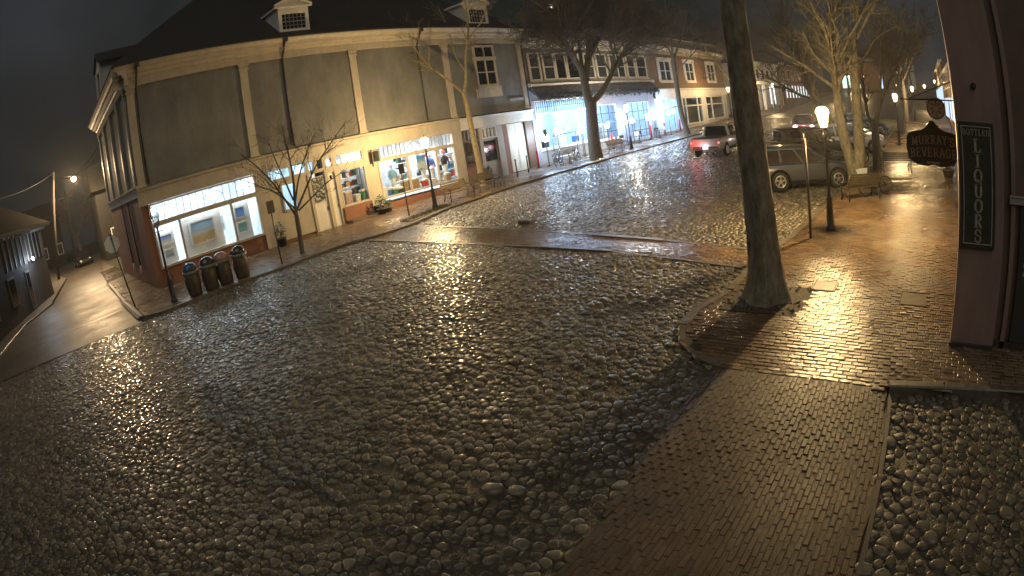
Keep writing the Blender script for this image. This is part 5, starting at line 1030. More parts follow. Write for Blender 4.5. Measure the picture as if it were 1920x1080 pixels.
    for x in (xf, xr):                    # wheels
        for s in (-1, 1):
            a = MB(); y = s*(w-.085); prof = [(R*.62, -.105), (R*.92, -.11), (R, -.07), (R, .07), (R*.92, .11), (R*.62, .105)]
            rings = [[(x+r_*math.cos(2*PI*j/24), y+o, R+r_*math.sin(2*PI*j/24)) for j in range(24)] for r_, o in prof]; a.loft(rings, True, True); wh = a.build('wheel', m_tyre, t, world=False)
            a = MB(); a.torus((x, y+s*.108, R), R*.60, .022, 'y', 24, 6); a.disc((x, y+s*.105, R), .07, 'y', 12, .03); a.disc((x, y+s*.07, R), R*.6, 'y', 20, .07)
            for k in range(5):
                an = k*2*PI/5+.3; c, q = math.cos(an), math.sin(an); c2, q2 = math.cos(an+.16), math.sin(an+.16); c3, q3 = math.cos(an-.16), math.sin(an-.16)
                a.loft([[(x+.05*c, y+s*.118, R+.05*q), (x+R*.6*c2, y+s*.116, R+R*.6*q2), (x+R*.6*c3, y+s*.116, R+R*.6*q3)], [(x+.05*c, y+s*.104, R+.05*q), (x+R*.6*c2, y+s*.104, R+R*.6*q2), (x+R*.6*c3, y+s*.104, R+R*.6*q3)]])
            rm = a.build('rim', m_rim, wh, world=False)
            a = MB()
            for k in range(5):
                an = k*2*PI/5+.3+PI/5; pts = [(x+rr*math.cos(an+d_), y+s*.1085, R+rr*math.sin(an+d_)) for rr, d_ in ((.09, -.25), (R*.52, -.36), (R*.56, 0), (R*.52, .36), (.09, .25))]; a.loft([pts, [(p[0], p[1]-s*.002, p[2]) for p in pts]])
            a.build('rim_opening', m_blackpl, wh, world=False)
    for s in (-1, 1):
        a = MB(); a.bbox(F_-.38, F_-.07, s*w*.62-.14, s*w*.62+.14, hood-.34, hood-.18, .03); a.build('headlight', m_headlens, t, world=False)
        zt = belt-.02; a = MB()
        if style == 'pickup': a.bbox(B_-.025, B_+.06, s*w*.88-.05, s*w*.88+.05, clr+.50, belt-.2, .02)
        else: a.bbox(B_-.02, B_+.16, s*w*.86-.10, s*w*.86+.08, zt-.24, zt-.02, .03)
        a.build('tail_light', m_tail_on if lights in ('tail', 'reverse') else m_tail_off, t, world=False)
        if lights == 'reverse': a = MB(); a.ball((B_-.04, s*w*.70, zt-.12), .17, 10, 6); a.build('reverse_light', m_rev_on, t, world=False)
        p = gp_(.90 if style != 'jeep' else .97, .06, s); a = MB(); a.bbox(p[0]-.08, p[0]+.08, min(p[1]+s*.02, p[1]+s*.24), max(p[1]+s*.02, p[1]+s*.24), p[2]-.02, p[2]+.15, .03); a.build('wing_mirror', paint_m, t, world=False)
        for xd in ((.05, -.95) if style in ('suv', 'sedan') else (.1,)):
            a = MB(); a.bbox(xd-.1, xd+.1, s*(w+.002)-.02, s*(w+.002)+.02, belt-.17, belt-.135, .01); a.build('door_handle', paint_m, t, world=False)
    a = MB(); a.box(B_-.045, B_-.03, -.17, .17, clr+.34 if style != 'pickup' else clr+.12, clr+.47 if style != 'pickup' else clr+.25); a.build('number_plate', m_plate_on if lights != 'off' else m_plate, t, world=False)
    a = MB(); a.bbox(F_-.05, F_+.012, -w*.45, w*.45, clr+.2, clr+.38, .02); a.build('grille', m_blackpl, t, world=False)
    if lights in ('tail', 'reverse'):
        light('tail_glow_light', 'POINT', (B_-.5, w*.5, .7), 22, (1, .08, .08), .1, t); light('plate_light', 'POINT', (B_-.25, 0, .6), 10 if lights == 'tail' else 60, (.7, .85, 1), .08, t)
    return t
HD = math.atan2(-.85, .53)
car('grey compact suv parked nose to the kerb beside the lit lamp and bench', gp(22.35, 5.55, 0), HD, GREYP, 4.35, 1.8, 1.66, 'suv', rails=True)
car('black estate car parked just beyond the grey suv', gp(25.6, 5.9, 0), HD, BLACKP, 4.6, 1.8, 1.5, 'suv', rails=True)
car('tall boxy black off-road car parked behind the black estate car', gp(29.2, 6.4, 0), HD, BLACKP, 4.3, 1.85, 1.85, 'jeep', spare=True)
car('white suv parked at the kerb behind the forked tree', gp(34.2, 5.3, 0), HD, WHITEP, 4.6, 1.85, 1.72, 'suv')
car('silver saloon parked beyond the white suv', gp(38.2, 5.6, 0), HD, SILVP, 4.6, 1.8, 1.45, 'sedan')
car('dark saloon parked two places beyond the white suv', gp(42.2, 5.8, 0), HD, BLACKP, 4.6, 1.8, 1.45, 'sedan')
car('grey hatchback farthest along the near kerb', gp(47, 5.8, 0), HD, GREYP, 4.3, 1.8, 1.6, 'suv')
p = G(1500, 248); car('dark red suv in the road with its white rear lights glowing', gp(43.5, 10.2, 0), .18, REDP, 4.6, 1.85, 1.75, 'suv', 'reverse', 'cars driving up the street', rails=True)
car('pale grey pickup truck driving up the cobbled street with red tail lights lit', gp(33.6, 13.7, 0), .06, PICKP, 5.4, 1.95, 1.85, 'pickup', 'tail', 'cars driving up the street', 'pickup truck', 'pickup_truck')
car('dark car parked far up the left side street', (2.6, 62, 0), -PI/2+.1, BLACKP, 4.5, 1.8, 1.5, 'sedan', 'off', 'cars in the side street')
# ------------------------------------------------------------------ street furniture
m_slat = mat('weathered_slat', (.15, .12, .085), .5, col2=(.10, .08, .055), scale=7, stretch=(.4, 4, 4)); m_slatg = mat('mossy_slat', (.075, .064, .04), .5, col2=(.05, .042, .024), scale=7)
def bench(loc, rz, label, Lb, sm):
    t = thing('slatted_bench', label, 'bench', loc, rz, 'slatted benches on the pavements'); h = Lb/2
    a = MB()
    for k in range(5): a.bbox(-h, h, -.24+k*.098, -.16+k*.098, .42, .45, .008)
    a.build('seat', sm, t, world=False); a = MB()
    for k in range(5): y = .27+k*.028; z = .52+k*.082; a.loft([[(-h, y-.012, z), (-h, y+.012, z), (-h, y+.034, z+.07), (-h, y+.010, z+.07)], [(h, y-.012, z), (h, y+.012, z), (h, y+.034, z+.07), (h, y+.010, z+.07)]])
    a.build('backrest', sm, t, world=False)
    for x in ([-h+.06, h-.06] if Lb < 2 else [-h+.06, 0, h-.06]):
        a = MB(); a.tube([(x, -.24, 0), (x, -.20, .2), (x, -.24, .41), (x, .2, .41), (x, .27, .5), (x, .42, .95)], .024, 6); a.tube([(x, .30, 0), (x, .2, .2), (x, .2, .41)], .024, 6); a.tube([(x, -.24, .41), (x, -.27, .60), (x, -.2, .66), (x, .1, .65), (x, .33, .68)], .022, 6); a.torus((x, -.22, .6), .06, .018, 'x', 12, 5); a.tube([(x, -.22, .2), (x, .22, .2)], .016, 5); a.build('iron_end', m_iron, t, world=False)
    return t
bench(gp(19.55, 21.95), PI*0+.03, 'slatted bench with scrolled iron ends nearer the lit lamp by gift shop', 1.75, m_slat)
bench(gp(21.85, 22.2), .05, 'slatted bench beside the first one, closer to the pale tree trunk', 1.75, m_slat)
p = G(1147, 292); bench(gp(35.6, 22.4), .03, 'slatted bench on the patio pavement beside the big tree', 2.3, m_slat)
p = G(1066, 300); bench(gp(31.2, 24.1), PI, 'pale bench in front of the big blue window left of the big tree', 1.9, m_white)
bench(gp(19.75, 2.72), -.80+PI, 'slatted bench under the forked tree seen from behind, beside the leaning bicycle', 1.55, m_slatg)
bench(gp(26.6, 1.75), -1.2+PI, 'dark bench farther up the near pavement beyond the slim pale trunk', 1.6, m_pipe)
def bin_(loc, label, lid, rz):   # barrel with dome lid
    t = thing('litter_bin', label, 'litter bin', loc, rz, 'four barrel shaped bins on the kerb'); t.rotation_euler = (.03*math.sin(rz*31), .03*math.cos(rz*17+1), rz); a = MB()
    a.lathe([(.25, .0), (.27, .05), (.315, .4), (.315, .62), (.29, .78), (.28, .8)], 20); [a.torus((0, 0, z), r, .012, 'z', 20, 5) for z, r in ((.14, .285), (.5, .32), (.7, .307))]
    a.build('barrel', mat('dark_barrel', (.045, .035, .025), .45, col2=(.07, .05, .032), scale=8, stretch=(3, 3, .3)), t, world=False)
    a = MB(); a.lathe([(.30, .80), (.325, .84), (.33, .92), (.30, .93)], 20); a.build('collar', mat('grey_collar', (.16, .16, .155), .4), t, world=False)
    a = MB(); a.lathe([(.29, .93), (.285, 1.0), (.25, 1.1), (.17, 1.18), (.08, 1.215), (.01, 1.22)], 20); d = a.build('dome_lid', lid, t, world=False); a = MB(); a.bbox(-.15, .15, -.305, -.20, .95, 1.07, .02); a.build('flap', m_pipe, d, world=False)
    a = MB(); a.bbox(.315, .40, -.08, .08, .78, .90, .02); a.build('handle', m_greytrim, t, world=False)
lids = [mat('blue_lid', (.02, .08, .19), .25, coat=.4), mat('brown_lid', (.05, .042, .038), .25, coat=.4), mat('pinkish_lid', (.34, .20, .19), .3, coat=.4), mat('dark_lid', (.035, .037, .035), .25, coat=.4)]
for i, (x, lb) in enumerate(((4.95, 'barrel bin with blue dome lid, nearest the unlit corner lamp'), (5.66, 'barrel bin with dark brown dome lid, second from the blue one'), (6.30, 'barrel bin with pinkish dome lid'), (7.02, 'barrel bin with dark dome lid, farthest from the corner lamp'))): bin_(gp(x, 20.62), lb, lids[i], [.2, 2.1, 3.7, 5.0][i])
m_postg = mat('galv_post', (.10, .095, .085), .45, metal=.5); m_signback = mat('sign_back', (.075, .07, .06), .5, metal=.2); m_signpale = mat('pale_sign_back', (.80, .82, .85), .4)
def signpost(b, px, py, label, w=.32, h=.46, hh=2.45):
    t = thing('parking_sign', label, 'sign', b, 0, 'parking signs seen from behind'); a = MB(); a.tube([(0, 0, 0), (0, 0, hh)], .03, 8); a.build('post', m_postg, t, world=False); a = MB(); a.bbox(-w/2, w/2, -.045, -.032, hh-h, hh+.02, .004); a.box(-.06, .06, -.031, -.02, hh-.35, hh-.2); a.build('sign_plate', m_signback, t, world=False)
signpost(gp(8.68, 20.45), 0, 0, 'parking sign on a pole between the gallery bins and small bare tree'); signpost(gp(15.96, 21.6), 0, 0, 'parking sign on a pole in front of the gift shop left part')
p = G(1024, 300); signpost(gp(29.3, 23.9), 0, 0, 'parking sign on a pole in front of the big blue window')
q = gp(26.0, 24.0); t = thing('bollard_post', 'short dark post before the ivory double door', 'post', gp(27.2, 23.9), 0, 'short posts by the ivory door'); a = MB(); a.tube([(0, 0, 0), (0, 0, 1.0)], .04, 8); a.lathe([(.055, 1.0), (.055, 1.06), (.02, 1.1)], 8); a.build('shaft', m_iron, t, world=False); dup(t, gp(25.6, 23.4), 0, 'short dark post nearer the pale tree trunk')
t = thing('bare_sign_post', 'bare reflective topped post beside the lit lamp and the grey car', 'post', gp(14.18, 3.38)); a = MB(); a.tube([(0, 0, 0), (-.01, .02, 2.48)], .038, 8); a.build('post', m_postg, t, world=False); a = MB(); a.box(-.05, .03, -.02, .06, 2.30, 2.5); a.build('reflector', mat('pink_reflector', (.55, .36, .32), .3), t, world=False); a = MB(); a.tube([(-.01, .02, 2.48), (-.01, .02, 2.62)], .012, 5); a.build('pin', m_greytrim, t, world=False)
b = G(248.6, 578); t = thing('stop_sign', 'octagonal road sign seen from its pale back on the leaning corner post', 'sign', gp(2.75, 23.2)); c = at(210, 458, math.hypot(2.75, 23.2)); dl = c-Vector(gp(2.75, 23.2)); a = MB(); a.tube([(0, 0, 0), (dl.x, dl.y, dl.z+.42)], .032, 8); a.build('post', m_postg, t, world=False)
a = MB(); pts = [(dl.x+.36*math.cos(PI/8+k*PI/4), dl.z+.36*math.sin(PI/8+k*PI/4)) for k in range(8)]; a.prism(pts, 'y', dl.y+.035, dl.y+.045); a.build('sign_plate', m_signpale, t, world=False)
def bicycle(loc, rz, lean, label, fm, basket=False):
    t = thing('bicycle', label, 'bicycle', loc, rz, 'bicycles left on the pavements'); t.rotation_euler = (lean, 0, rz)
    for x in (-.52, .52):
        a = MB(); a.torus((x, 0, .34), .325, .018, 'y', 28, 6); wh = a.build('wheel', m_tyre, t, world=False); a = MB(); a.torus((x, 0, .34), .30, .010, 'y', 24, 4); a.disc((x, 0, .34), .03, 'y', 10, .08)
        for k in range(12): a.tube([(x, 0, .34), (x+.3*math.cos(k*PI/6), 0, .34+.3*math.sin(k*PI/6))], .003, 3)
        a.build('spokes', m_chrome, wh, world=False)
    a = MB(); bb, st, hd, hd2 = (-.08, 0, .30), (-.22, 0, .78), (.36, 0, .84), (.40, 0, .70)
    for p_, q_ in ((bb, st), (st, hd), (bb, hd2), (st, (-.52, .03, .34)), (bb, (-.52, .03, .34)), (st, (-.52, -.03, .34)), (bb, (-.52, -.03, .34)), (hd, (.52, .04, .34)), (hd, (.52, -.04, .34)), (st, (-.25, 0, .90)), (hd, (.33, 0, 1.0))): a.tube([p_, q_], .016, 6)
    a.build('frame', fm, t, world=False); a = MB(); a.tube([(.22, -.29, 1.02), (.33, -.2, 1.02), (.35, 0, 1.0), (.33, .2, 1.02), (.22, .29, 1.02)], .013, 6); a.build('handlebar', m_chrome, t, world=False)
    a = MB(); a.loft([[(-.40, -.08, .90), (-.40, .08, .90), (-.40, .08, .94), (-.40, -.08, .94)], [(-.14, -.02, .91), (-.14, .02, .91), (-.14, .02, .94), (-.14, -.02, .94)]]); a.build('saddle', m_blackpl, t, world=False)
    a = MB(); a.disc(bb, .085, 'y', 16, .02); a.tube([(-.08, .05, .30), (-.0, .06, .16)], .01, 5); a.tube([(-.08, -.05, .30), (-.16, -.06, .44)], .01, 5); a.build('crank', m_chrome, t, world=False)
    if basket: a = MB(); a.loft([[(.45, -.14, .72), (.68, -.14, .72), (.68, .14, .72), (.45, .14, .72)], [(.42, -.18, .98), (.72, -.18, .98), (.72, .18, .98), (.42, .18, .98)]]); a.build('basket', mat('pale_basket', (.38, .42, .44), .6), t, world=False)
bicycle(gp(20.55, 2.15), 2.35, .22, 'bicycle with pale basket leaning against the bench end', m_pipe, True)
bicycle(gp(28.9, 3.2), 1.9, .15, 'bicycle leaning behind the forked tree trunks', m_pipe)
bicycle(gp(30.15, 22.4), .25, .1, 'bicycle parked nearest the kerb in front of big blue window', m_chrome); bicycle(gp(29.3, 23.1), .4, -.1, 'dark bicycle behind the first one before big blue window', m_pipe)
t = thing('bicycle_rack', 'low iron hoop rack between the two bicycles by the big blue window', 'bike rack', gp(29.7, 22.8)); a = MB(); a.tube([(-.35, 0, 0), (-.35, 0, .7), (-.2, 0, .85), (.2, 0, .85), (.35, 0, .7), (.35, 0, 0)], .025, 7); a.build('hoop', m_iron, t, world=False)
# grass strip by the kerb
random.seed(9); a = MB()
for _ in range(1500):
    u = random.random(); x = 14.9+u*3.2; y = 20.15+u*.75+random.uniform(0, .75); z = gz(x)+SW-.01; h = random.uniform(.04, .15); an = random.uniform(0, PI); dx, dy = .012*math.cos(an), .012*math.sin(an); lx, ly = random.uniform(-.06, .06), random.uniform(-.06, .06)
    a.add([(x-dx, y-dy, z), (x+dx, y+dy, z), (x+lx, y+ly, z+h)], [(0, 1, 2)])
o = a.build('grass', mat('night_grass', (.10, .10, .03), .7, col2=(.14, .12, .04), scale=5)); o['kind'] = 'stuff'
a = MB(); a.prism([(14.9, 20.02), (18.2, 20.95), (18.3, 21.4), (17.2, 21.5), (14.9, 20.9)], 'z', 0, .02); o = a.build('grass_bed', m_soil); o.location.z = gz(16)+SW; structure(o)
t = thing('granite_block', 'loose pale granite block at the far edge of the brick crosswalk', 'stone', gp(15.0, 13.6, 0)); a = MB(); a.bbox(-.18, .18, -.3, .3, -.05, .14, .03); a.build('block', m_gran, t, world=False)
# ------------------------------------------------------------------ trees
m_bark = mat('grey_bark', (.085, .075, .06), .85, col2=(.14, .125, .10), scale=5, stretch=(3, 3, .8), bump=.8, bscale=22)
m_barkg = mat('mossy_bark', (.09, .08, .055), .85, col2=(.26, .24, .18), scale=3, detail=10, stretch=(2.5, 2.5, 1), bump=.9, bscale=22)
m_sycam = mat('pale_sycamore_bark', (.30, .255, .13), .7, col2=(.19, .155, .08), scale=5, stretch=(2, 2, 1), bump=.3, bscale=20)
def wander(p, d, length, n, rng, wob, up):
    pts = [p]; d = d.normalized()
    for _ in range(n):
        d = (d+Vector((rng.gauss(0, wob), rng.gauss(0, wob), rng.gauss(0, wob)+up))).normalized(); pts.append(pts[-1]+d*(length/n))
    return pts
def polyat(pts, u):
    L_ = [0]
    for a, b in zip(pts[:-1], pts[1:]): L_.append(L_[-1]+(b-a).length)
    s = u*L_[-1]
    for i in range(len(pts)-1):
        if s <= L_[i+1] or i == len(pts)-2:
            k = (s-L_[i])/max(L_[i+1]-L_[i], 1e-6); return pts[i].lerp(pts[i+1], min(k, 1)), (pts[i+1]-pts[i]).normalized()
def smooth(pts, it=2):
    for _ in range(it):
        q = [pts[0]]
        for a, b in zip(pts[:-1], pts[1:]): q += [a.lerp(b, .25), a.lerp(b, .75)]
        pts = q+[pts[-1]]
    return pts
def tree(name, label, base, limbs, bark, seed, group='bare street trees', spread=.75, levels=3, dens=1.0, twig=2.2, up=.06, start=.30, minr=.006, lens=1.0):
    rng = random.Random(seed); t = thing(name, label, 'tree', base, 0, group); tr = MB(); cw_ = MB()
    def grow(pts, r0, r1, lev, L_):
        n = max(2, int((5 if lev == 1 else 4)*dens*(L_ if lev > 1 else max(L_*.8, 2))**.6))
        for i in range(n):
            u = rng.uniform(start if lev == 1 else .15, .98); p, d = polyat(pts, u); r = (r0+(r1-r0)*u)*rng.uniform(.4, .62)
            if r < minr: r = minr
            ax = Vector((rng.gauss(0, 1), rng.gauss(0, 1), rng.gauss(0, .7))); ax = (ax-d*ax.dot(d)).normalized(); nd = (d*rng.uniform(.5, 1.0)+ax*spread).normalized()
            ln = L_*rng.uniform(.32, .6)*(1.05-u*.45)*lens
            if ln < .35: ln = .35
            q = wander(p, nd, ln, 5 if lev < 3 else 4, rng, .16, up); re = max(minr*.55, r*.22)
            cw_.tube(q, [r+(re-r)*k/(len(q)-1) for k in range(len(q))], 5 if lev == 1 else 3, True, False)
            if lev < levels: grow(q, r, re, lev+1, ln)
    for pts, r0, r1 in limbs:
        pts = [Vector(p) for p in pts]; sp = smooth(pts, 2); n = len(sp)-1
        rad = [r0+(r1-r0)*(k/n) for k in range(n+1)]
        tr.tube(sp, rad, 12 if r0 > .15 else 8, True, False)
        L_ = sum((b-a).length for a, b in zip(pts[:-1], pts[1:]))
        if r1 < .09: grow(pts, r0, r1, 1, L_)
    tr.build('trunk', bark, t); cw_.build('crown', bark, t); return t
def pl(dist, *pp, dd=None): return [at(x, y, dist+(dd[i] if dd else 0)) for i, (x, y) in enumerate(pp)]
# big trunk in the right foreground
b = Vector((9.72, 3.22, gz(9.7)+.03)); D0 = math.hypot(b.x, b.y)
flare = [b+Vector((0, 0, -.05)), b+Vector((0, 0, .12)), b+Vector((0, 0, .45)), at(1425, 400, D0), at(1412, 300, D0), at(1398, 200, D0), at(1384, 90, D0), at(1372, 0, D0), at(1360, -110, D0)]
t = thing('foreground_tree', 'thick mossy tree trunk standing in a soil pit in the right foreground', 'tree', b, 0, 'bare street trees')
a = MB(); rg = random.Random(4); sp = smooth(flare, 2); sp = [polyat(sp, (k/110)**1.3)[0] for k in range(111)]; rings = []
from mathutils import noise as mno
def rdg(an, h):
    return 1+.05*mno.noise(Vector((math.cos(an)*3, math.sin(an)*3, h*.7)))+.10*abs(mno.noise(Vector((math.cos(an)*9, math.sin(an)*9, h*2.2))))+.02*mno.noise(Vector((math.cos(an)*20, math.sin(an)*20, h*6)))
for i, p_ in enumerate(sp):
    h = p_.z-b.z; R0 = .295-.014*h+.20*math.exp(-h*3.0); ring = []
    for j in range(72):
        an = 2*PI*j/72; lob = rdg(an, h)* 1+.10*math.exp(-h*1.5)*math.sin(4*an+1)+.05*math.exp(-h)*math.sin(7*an+2)+.015*math.sin(11*an+h*3)+.02*math.sin(3*an+h*1.3); ring.append((p_.x+R0*lob*math.cos(an), p_.y+R0*lob*math.sin(an), p_.z))
    rings.append(ring)
a.loft(rings, False, True); a.build('trunk', m_barkg, t)
tops = sp[-1]; a = MB(); rgn = random.Random(3)
for k in range(6):
    an = k*1.05; q = wander(tops-Vector((0, 0, .3)), Vector((math.cos(an)*.6, math.sin(an)*.6, 1)), 5, 8, rgn, .12, .03); a.tube(q, [.11*(1-.85*i/8) for i in range(9)], 7, True, False)
    for m_ in range(10):
        p_, d_ = polyat(q, rgn.uniform(.2, .95)); q2 = wander(p_, d_+Vector((rgn.gauss(0, .7), rgn.gauss(0, .7), rgn.gauss(0, .5))), rgn.uniform(.8, 2), 5, rgn, .15, .0); a.tube(q2, [.03*(1-.8*i/5) for i in range(6)], 4, True, False)
a.build('crown', m_barkg, t)
# roots and litter in the pit
a = MB(); rg = random.Random(8)
for k in range(60): x, y = rg.uniform(9.0, 10.45), rg.uniform(2.45, 3.85); leaves(a, (x, y, gz(x)+SW+.012), .05, 2, .05, .2)
o = a.build('leaves', mat('dead_leaf', (.10, .07, .04), .6, col2=(.17, .14, .10), scale=30)); o['kind'] = 'stuff'
random.seed(31); a = MB()
for _ in range(420):
    k = random.random()
    if k < .45: x = random.uniform(7.4, 24); y = random.uniform(-.3, 3.7); z = gz(x)+float(swz(x, y))
    elif k < .7: x = random.uniform(5, 26); y = random.uniform(20.4, 25.2); z = gz(x)+SW
    elif k < .85: x = random.uniform(2, 22); y = 19.9-abs(random.gauss(0, .5)); z = gz(x)+.012
    else: x = random.uniform(-3, 12); y = random.uniform(5, 19); z = gz(x)+.012
    u = Vector((random.gauss(0, 1), random.gauss(0, 1), random.gauss(0, .25))).normalized()*random.uniform(.02, .05); w = u.cross(Vector((random.gauss(0, .2), random.gauss(0, .2), 1))).normalized()*u.length*.5; p = Vector((x, y, z+float(und(x, y))*.8+.012))
    a.add([p-u, p+w, p+u*1.1, p-w], [(0, 1, 2, 3)])
o = a.build('fallen_leaves', mat('wet_dead_leaf', (.055, .038, .018), .4, col2=(.11, .08, .04), scale=3)); o['kind'] = 'stuff'
# small vase shaped tree before the cream wall
b = Vector((9.98, 21.14, gz(9.98)+SW)); d = math.hypot(b.x, b.y)
tree('bare_tree', 'small vase shaped bare tree in front of the cream shop wall', b, [([b, *pl(d, (562, 440), (556, 405))], .12, .095),
 (pl(d, (556, 405), (553, 380), (550, 330), (540, 285), (528, 235)), .085, .012), (pl(d, (556, 405), (535, 375), (510, 340), (480, 310), (452, 290), dd=(0, -.3, -.7, -1, -1.2)), .06, .01), (pl(d, (555, 398), (575, 350), (592, 310), (625, 262), (650, 225), dd=(0, .3, .8, 1, 1.2)), .06, .01),
 (pl(d, (553, 385), (560, 330), (575, 285), (590, 250), dd=(0, -.4, -.9, -1.4)), .045, .01), (pl(d, (550, 375), (530, 330), (512, 290), (500, 255), dd=(0, .4, .9, 1.3)), .045, .01), (pl(d, (560, 395), (590, 365), (615, 340), (650, 318)), .04, .008), (pl(d, (552, 390), (520, 362), (490, 350), (455, 338), dd=(0, .4, .8, 1.2)), .04, .008)], m_bark, 11, dens=1.0, spread=.55, lens=.8, minr=.007)
# pale sycamore before the shop entrance
p = G(906, 351); b = Vector((p.x, p.y, p.z+SW*.5)); d = math.hypot(b.x, b.y)
tree('sycamore_tree', 'slim pale yellow barked sycamore in front of the brown shop entrance', b, [([b, *pl(d, (897, 300), (886, 250), (876, 200), (870, 175))], .19, .13), (pl(d, (870, 175), (840, 150), (800, 118), (775, 90), (762, 45), dd=(0, -.5, -1, -1.2, -1)), .09, .02), (pl(d, (870, 175), (874, 140), (872, 100), (880, 60), (872, 0)), .10, .03), (pl(d, (874, 135), (852, 105), (843, 60), (820, 10), dd=(0, .6, 1, 1.2)), .06, .015), (pl(d, (880, 70), (905, 40), (915, 0), dd=(0, -1, -2)), .04, .01)], m_sycam, 12, dens=.9, spread=.6, lens=.9)
# big tree on the patio pavement
b = Vector((32.4, 22.3, gz(32.4)+SW)); d = math.hypot(b.x, b.y)
tree('bare_tree', 'large dark spreading bare tree by the kerb before the garland shop', b, [([b+Vector((0, 0, -.02)), b+Vector((0, 0, .3)), *pl(d, (1114, 270), (1110, 230), (1108, 190))], .50, .36),
 (pl(d, (1106, 198), (1098, 165), (1092, 130), (1072, 105), (1058, 75), (1046, 30), (1040, -30), dd=(0, 0, 0, -.5, -1, -1.5, -2)), .34, .05), (pl(d, (1110, 192), (1130, 172), (1146, 140), (1160, 112), (1180, 80), (1205, 40), dd=(0, .4, .8, 1.2, 1.6, 2)), .24, .04),
 (pl(d, (1098, 150), (1103, 110), (1104, 70), (1100, 20), (1104, -40), dd=(0, .5, .8, 1, 1)), .27, .06), (pl(d, (1104, 110), (1122, 75), (1140, 45), (1170, 0), dd=(0, 1, 2, 3)), .16, .04), (pl(d, (1085, 122), (1060, 92), (1030, 75), (1000, 70), (975, 58), dd=(0, -.8, -1.5, -2, -2.5)), .12, .02), (pl(d, (1146, 140), (1150, 105), (1158, 60), (1165, 20), dd=(.8, 0, -1, -2)), .12, .03), (pl(d, (1092, 128), (1086, 85), (1075, 40), (1068, -10), dd=(0, 1, 2, 3)), .13, .03), (pl(d, (1160, 112), (1190, 92), (1225, 70), (1255, 40), dd=(1.2, 2, 3, 4)), .09, .02)], m_bark, 13, dens=2.0, spread=.85, levels=3, lens=1.0, minr=.012)
# slim tree by the brick shop
p = G(1282, 250); b = Vector((46.5, 21.9, gz(46.5)+SW)); d = math.hypot(b.x, b.y)
tree('bare_tree', 'slim dark bare tree by the brown brick shop and red marker post', b, [([b, *pl(d, (1277, 215), (1270, 170), (1264, 125), (1261, 105))], .26, .17), (pl(d, (1262, 108), (1250, 85), (1235, 95), (1205, 85), dd=(0, 0, -1, -1.5)), .10, .02), (pl(d, (1261, 105), (1258, 70), (1250, 30), (1245, -10)), .12, .03), (pl(d, (1262, 112), (1275, 80), (1282, 50), (1290, 20), dd=(0, 1, 1.5, 2)), .10, .03), (pl(d, (1266, 140), (1285, 115), (1305, 95), (1318, 75), dd=(0, -1, -2, -2)), .08, .02)], m_bark, 14, dens=1.1, spread=.8, lens=.9, minr=.012)
# forked tree behind the near bench
b = Vector((22.6, 3.25, gz(22.6)+SW)); d = math.hypot(b.x, b.y)
tree('bare_tree', 'tall forked bare tree with twin pale trunks behind the near bench', b, [(pl(d, (1604, 352), (1598, 310), (1585, 270), (1575, 225), (1566, 150), (1560, 80), (1556, 0), (1553, -80), dd=(0, 0, -.1, -.2, -.3, -.4, -.5, -.6)), .30, .07), (pl(d, (1608, 352), (1612, 300), (1611, 250), (1606, 200), (1603, 140), (1600, 80), dd=(0, 0, .1, .2, .3, .4)), .30, .15), ([b+Vector((0, 0, -.02)), b+Vector((0, 0, .35)), b+Vector((.0, 0, .9))], .42, .33),
 (pl(d, (1600, 85), (1585, 40), (1575, 0), (1568, -60), dd=(.4, .8, 1.2, 1.6)), .10, .03), (pl(d, (1600, 85), (1622, 40), (1645, 0), (1665, -50), dd=(.4, 0, -.4, -.8)), .10, .03), (pl(d, (1601, 90), (1603, 40), (1607, -40)), .10, .03), (pl(d, (1568, 130), (1545, 95), (1520, 80), (1485, 74), dd=(-.3, .3, .8, 1)), .07, .02), (pl(d, (1560, 80), (1535, 40), (1520, 5), (1500, -40), dd=(-.4, -1, -1.5, -2)), .07, .02), (pl(d, (1603, 125), (1625, 105), (1640, 70), (1690, 45), dd=(.3, 1, 1.6, 2)), .06, .015)], m_barkg, 15, dens=1.5, spread=.75, lens=.8, minr=.007)
b = Vector((27.2, 2.75, gz(27.2)+SW)); d = math.hypot(b.x, b.y)
tree('bare_tree', 'slim grey forked tree on the near pavement right of the forked one', b, [([b, *pl(d, (1644, 290), (1641, 250), (1640, 235))], .25, .19), (pl(d, (1640, 238), (1648, 205), (1658, 170), (1672, 130), (1683, 85), (1690, 40)), .12, .02), (pl(d, (1640, 238), (1628, 222), (1622, 190), (1618, 150), (1612, 100), dd=(0, .5, .8, 1, 1.2)), .12, .02), (pl(d, (1648, 205), (1652, 150), (1650, 100), (1655, 50), dd=(0, -.5, -.8, -1)), .08, .02), (pl(d, (1655, 180), (1668, 140), (1665, 95), (1678, 60), dd=(0, .8, 1.2, 1.6)), .06, .015), (pl(d, (1665, 150), (1690, 110), (1720, 95), dd=(0, -1, -2)), .05, .012)], m_bark, 16, dens=1.3, spread=.55, lens=.9, minr=.008)
b = Vector((35.2, 3.0, gz(35.2)+SW)); d = math.hypot(b.x, b.y)
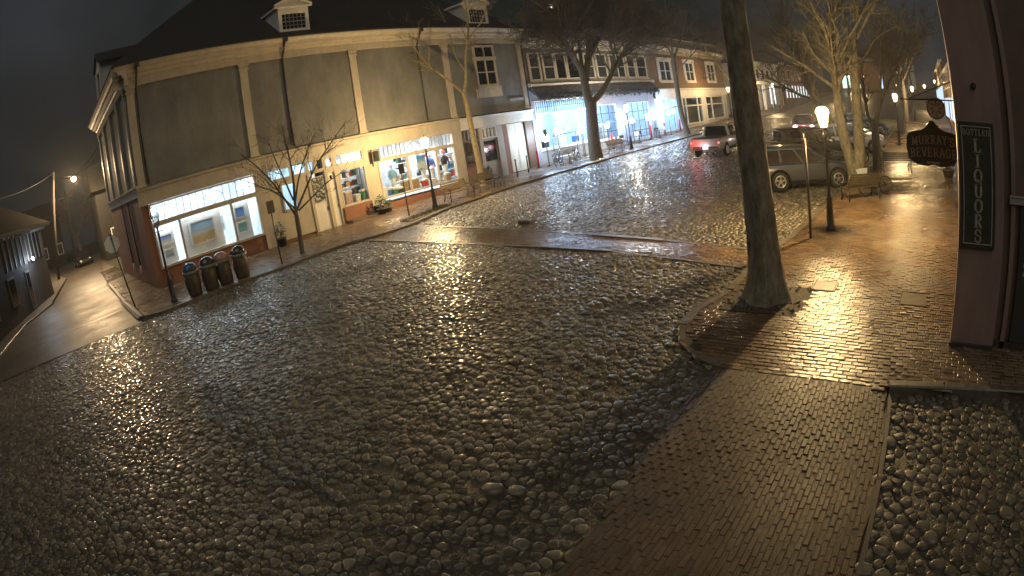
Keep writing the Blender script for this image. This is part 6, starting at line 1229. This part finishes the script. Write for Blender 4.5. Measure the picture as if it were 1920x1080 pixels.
tree('bare_tree', 'leaning dark bare tree rising behind the parked cars', Vector((33.0, 8.2, gz(33))) if False else Vector((36.5, 4.6, gz(36.5)+SW)), [([Vector((36.5, 4.6, gz(36.5)+SW)), *pl(37, (1560, 230), (1545, 205), (1522, 180), (1500, 135), (1480, 85), (1468, 40), (1462, -20))], .30, .07), (pl(37, (1482, 90), (1460, 60), (1435, 50), dd=(0, 1, 2)), .09, .02), (pl(37, (1500, 135), (1525, 80), (1540, 30), dd=(0, 1, 1)), .11, .03), (pl(37, (1492, 120), (1470, 70), (1445, 30), (1430, -10), dd=(0, -1, -1, -1)), .10, .02), (pl(37, (1472, 55), (1490, 20), (1500, -30)), .08, .02)], m_bark, 17, dens=1.3, spread=.8, lens=.9, minr=.010)
FT = [(48, 2.4, 'bare tree on the near pavement beyond the slim forked one', 11), (60, 2.3, 'bare tree by the second lamp up the near pavement', 12), (75, 2.2, 'bare tree before the far blue shop row', 12), (62, 22.4, 'bare tree at the end of the brown brick building', 12), (82, 22.6, 'bare tree before the white columned shop', 12), (100, 21.5, 'bare tree before the dark shop row', 12), (118, 17, 'bare tree near the far street end on its left', 13), (126, 9, 'bare tree closing the middle of the far street end', 13), (56, 35, 'dark bare tree rising behind the balustrade building', 16), (44, 40, 'dark bare tree rising behind the garland shop roof', 15), (75, 36, 'tall bare tree behind the brown brick building', 17), (92, 40, 'tall bare tree behind the columned shop', 17), (3.4, 76, 'bare tree up the left side street', 9), (140, 3, 'bare tree at the far end of the near pavement', 13)]
for i, (x, y, lb, h) in enumerate(FT):
    b = Vector((x, y, gz(x)+(SW if y < 25 else 0))); rg = random.Random(100+i); tk = wander(b, Vector((rg.gauss(0, .05), rg.gauss(0, .05), 1)), h*.34, 4, rg, .04, .1); fk = tk[-1]; L_ = [(tk, .30, .2)]
    for k in range(6): an = k*1.05+rg.random(); L_.append((wander(fk-Vector((0, 0, rg.uniform(0, .9))), Vector((math.cos(an)*.5, math.sin(an)*.5, 1)), h*rg.uniform(.5, .68), 6, rg, .10, .04), .13, .02))
    tree('bare_tree', lb, b, L_, m_bark, 200+i, dens=1.15, levels=3, spread=.75, minr=.016, lens=.85)
# ------------------------------------------------------------------ damp night air
a = MB(); a.box(-62, 232, -62, 132, -1.2, 32); hz = a.build('haze', bpy.data.materials.new('damp_air'))
hm = hz.data.materials[0]; hm.use_nodes = True; nt = hm.node_tree; nt.nodes.remove(nt.nodes['Principled BSDF']); pv = nt.nodes.new('ShaderNodeVolumePrincipled')
pv.inputs['Density'].default_value = .0007; pv.inputs['Color'].default_value = (.9, .9, .9, 1); pv.inputs['Anisotropy'].default_value = .55
nt.links.new(pv.outputs[0], nt.nodes['Material Output'].inputs['Volume']); hz['kind'] = 'stuff'
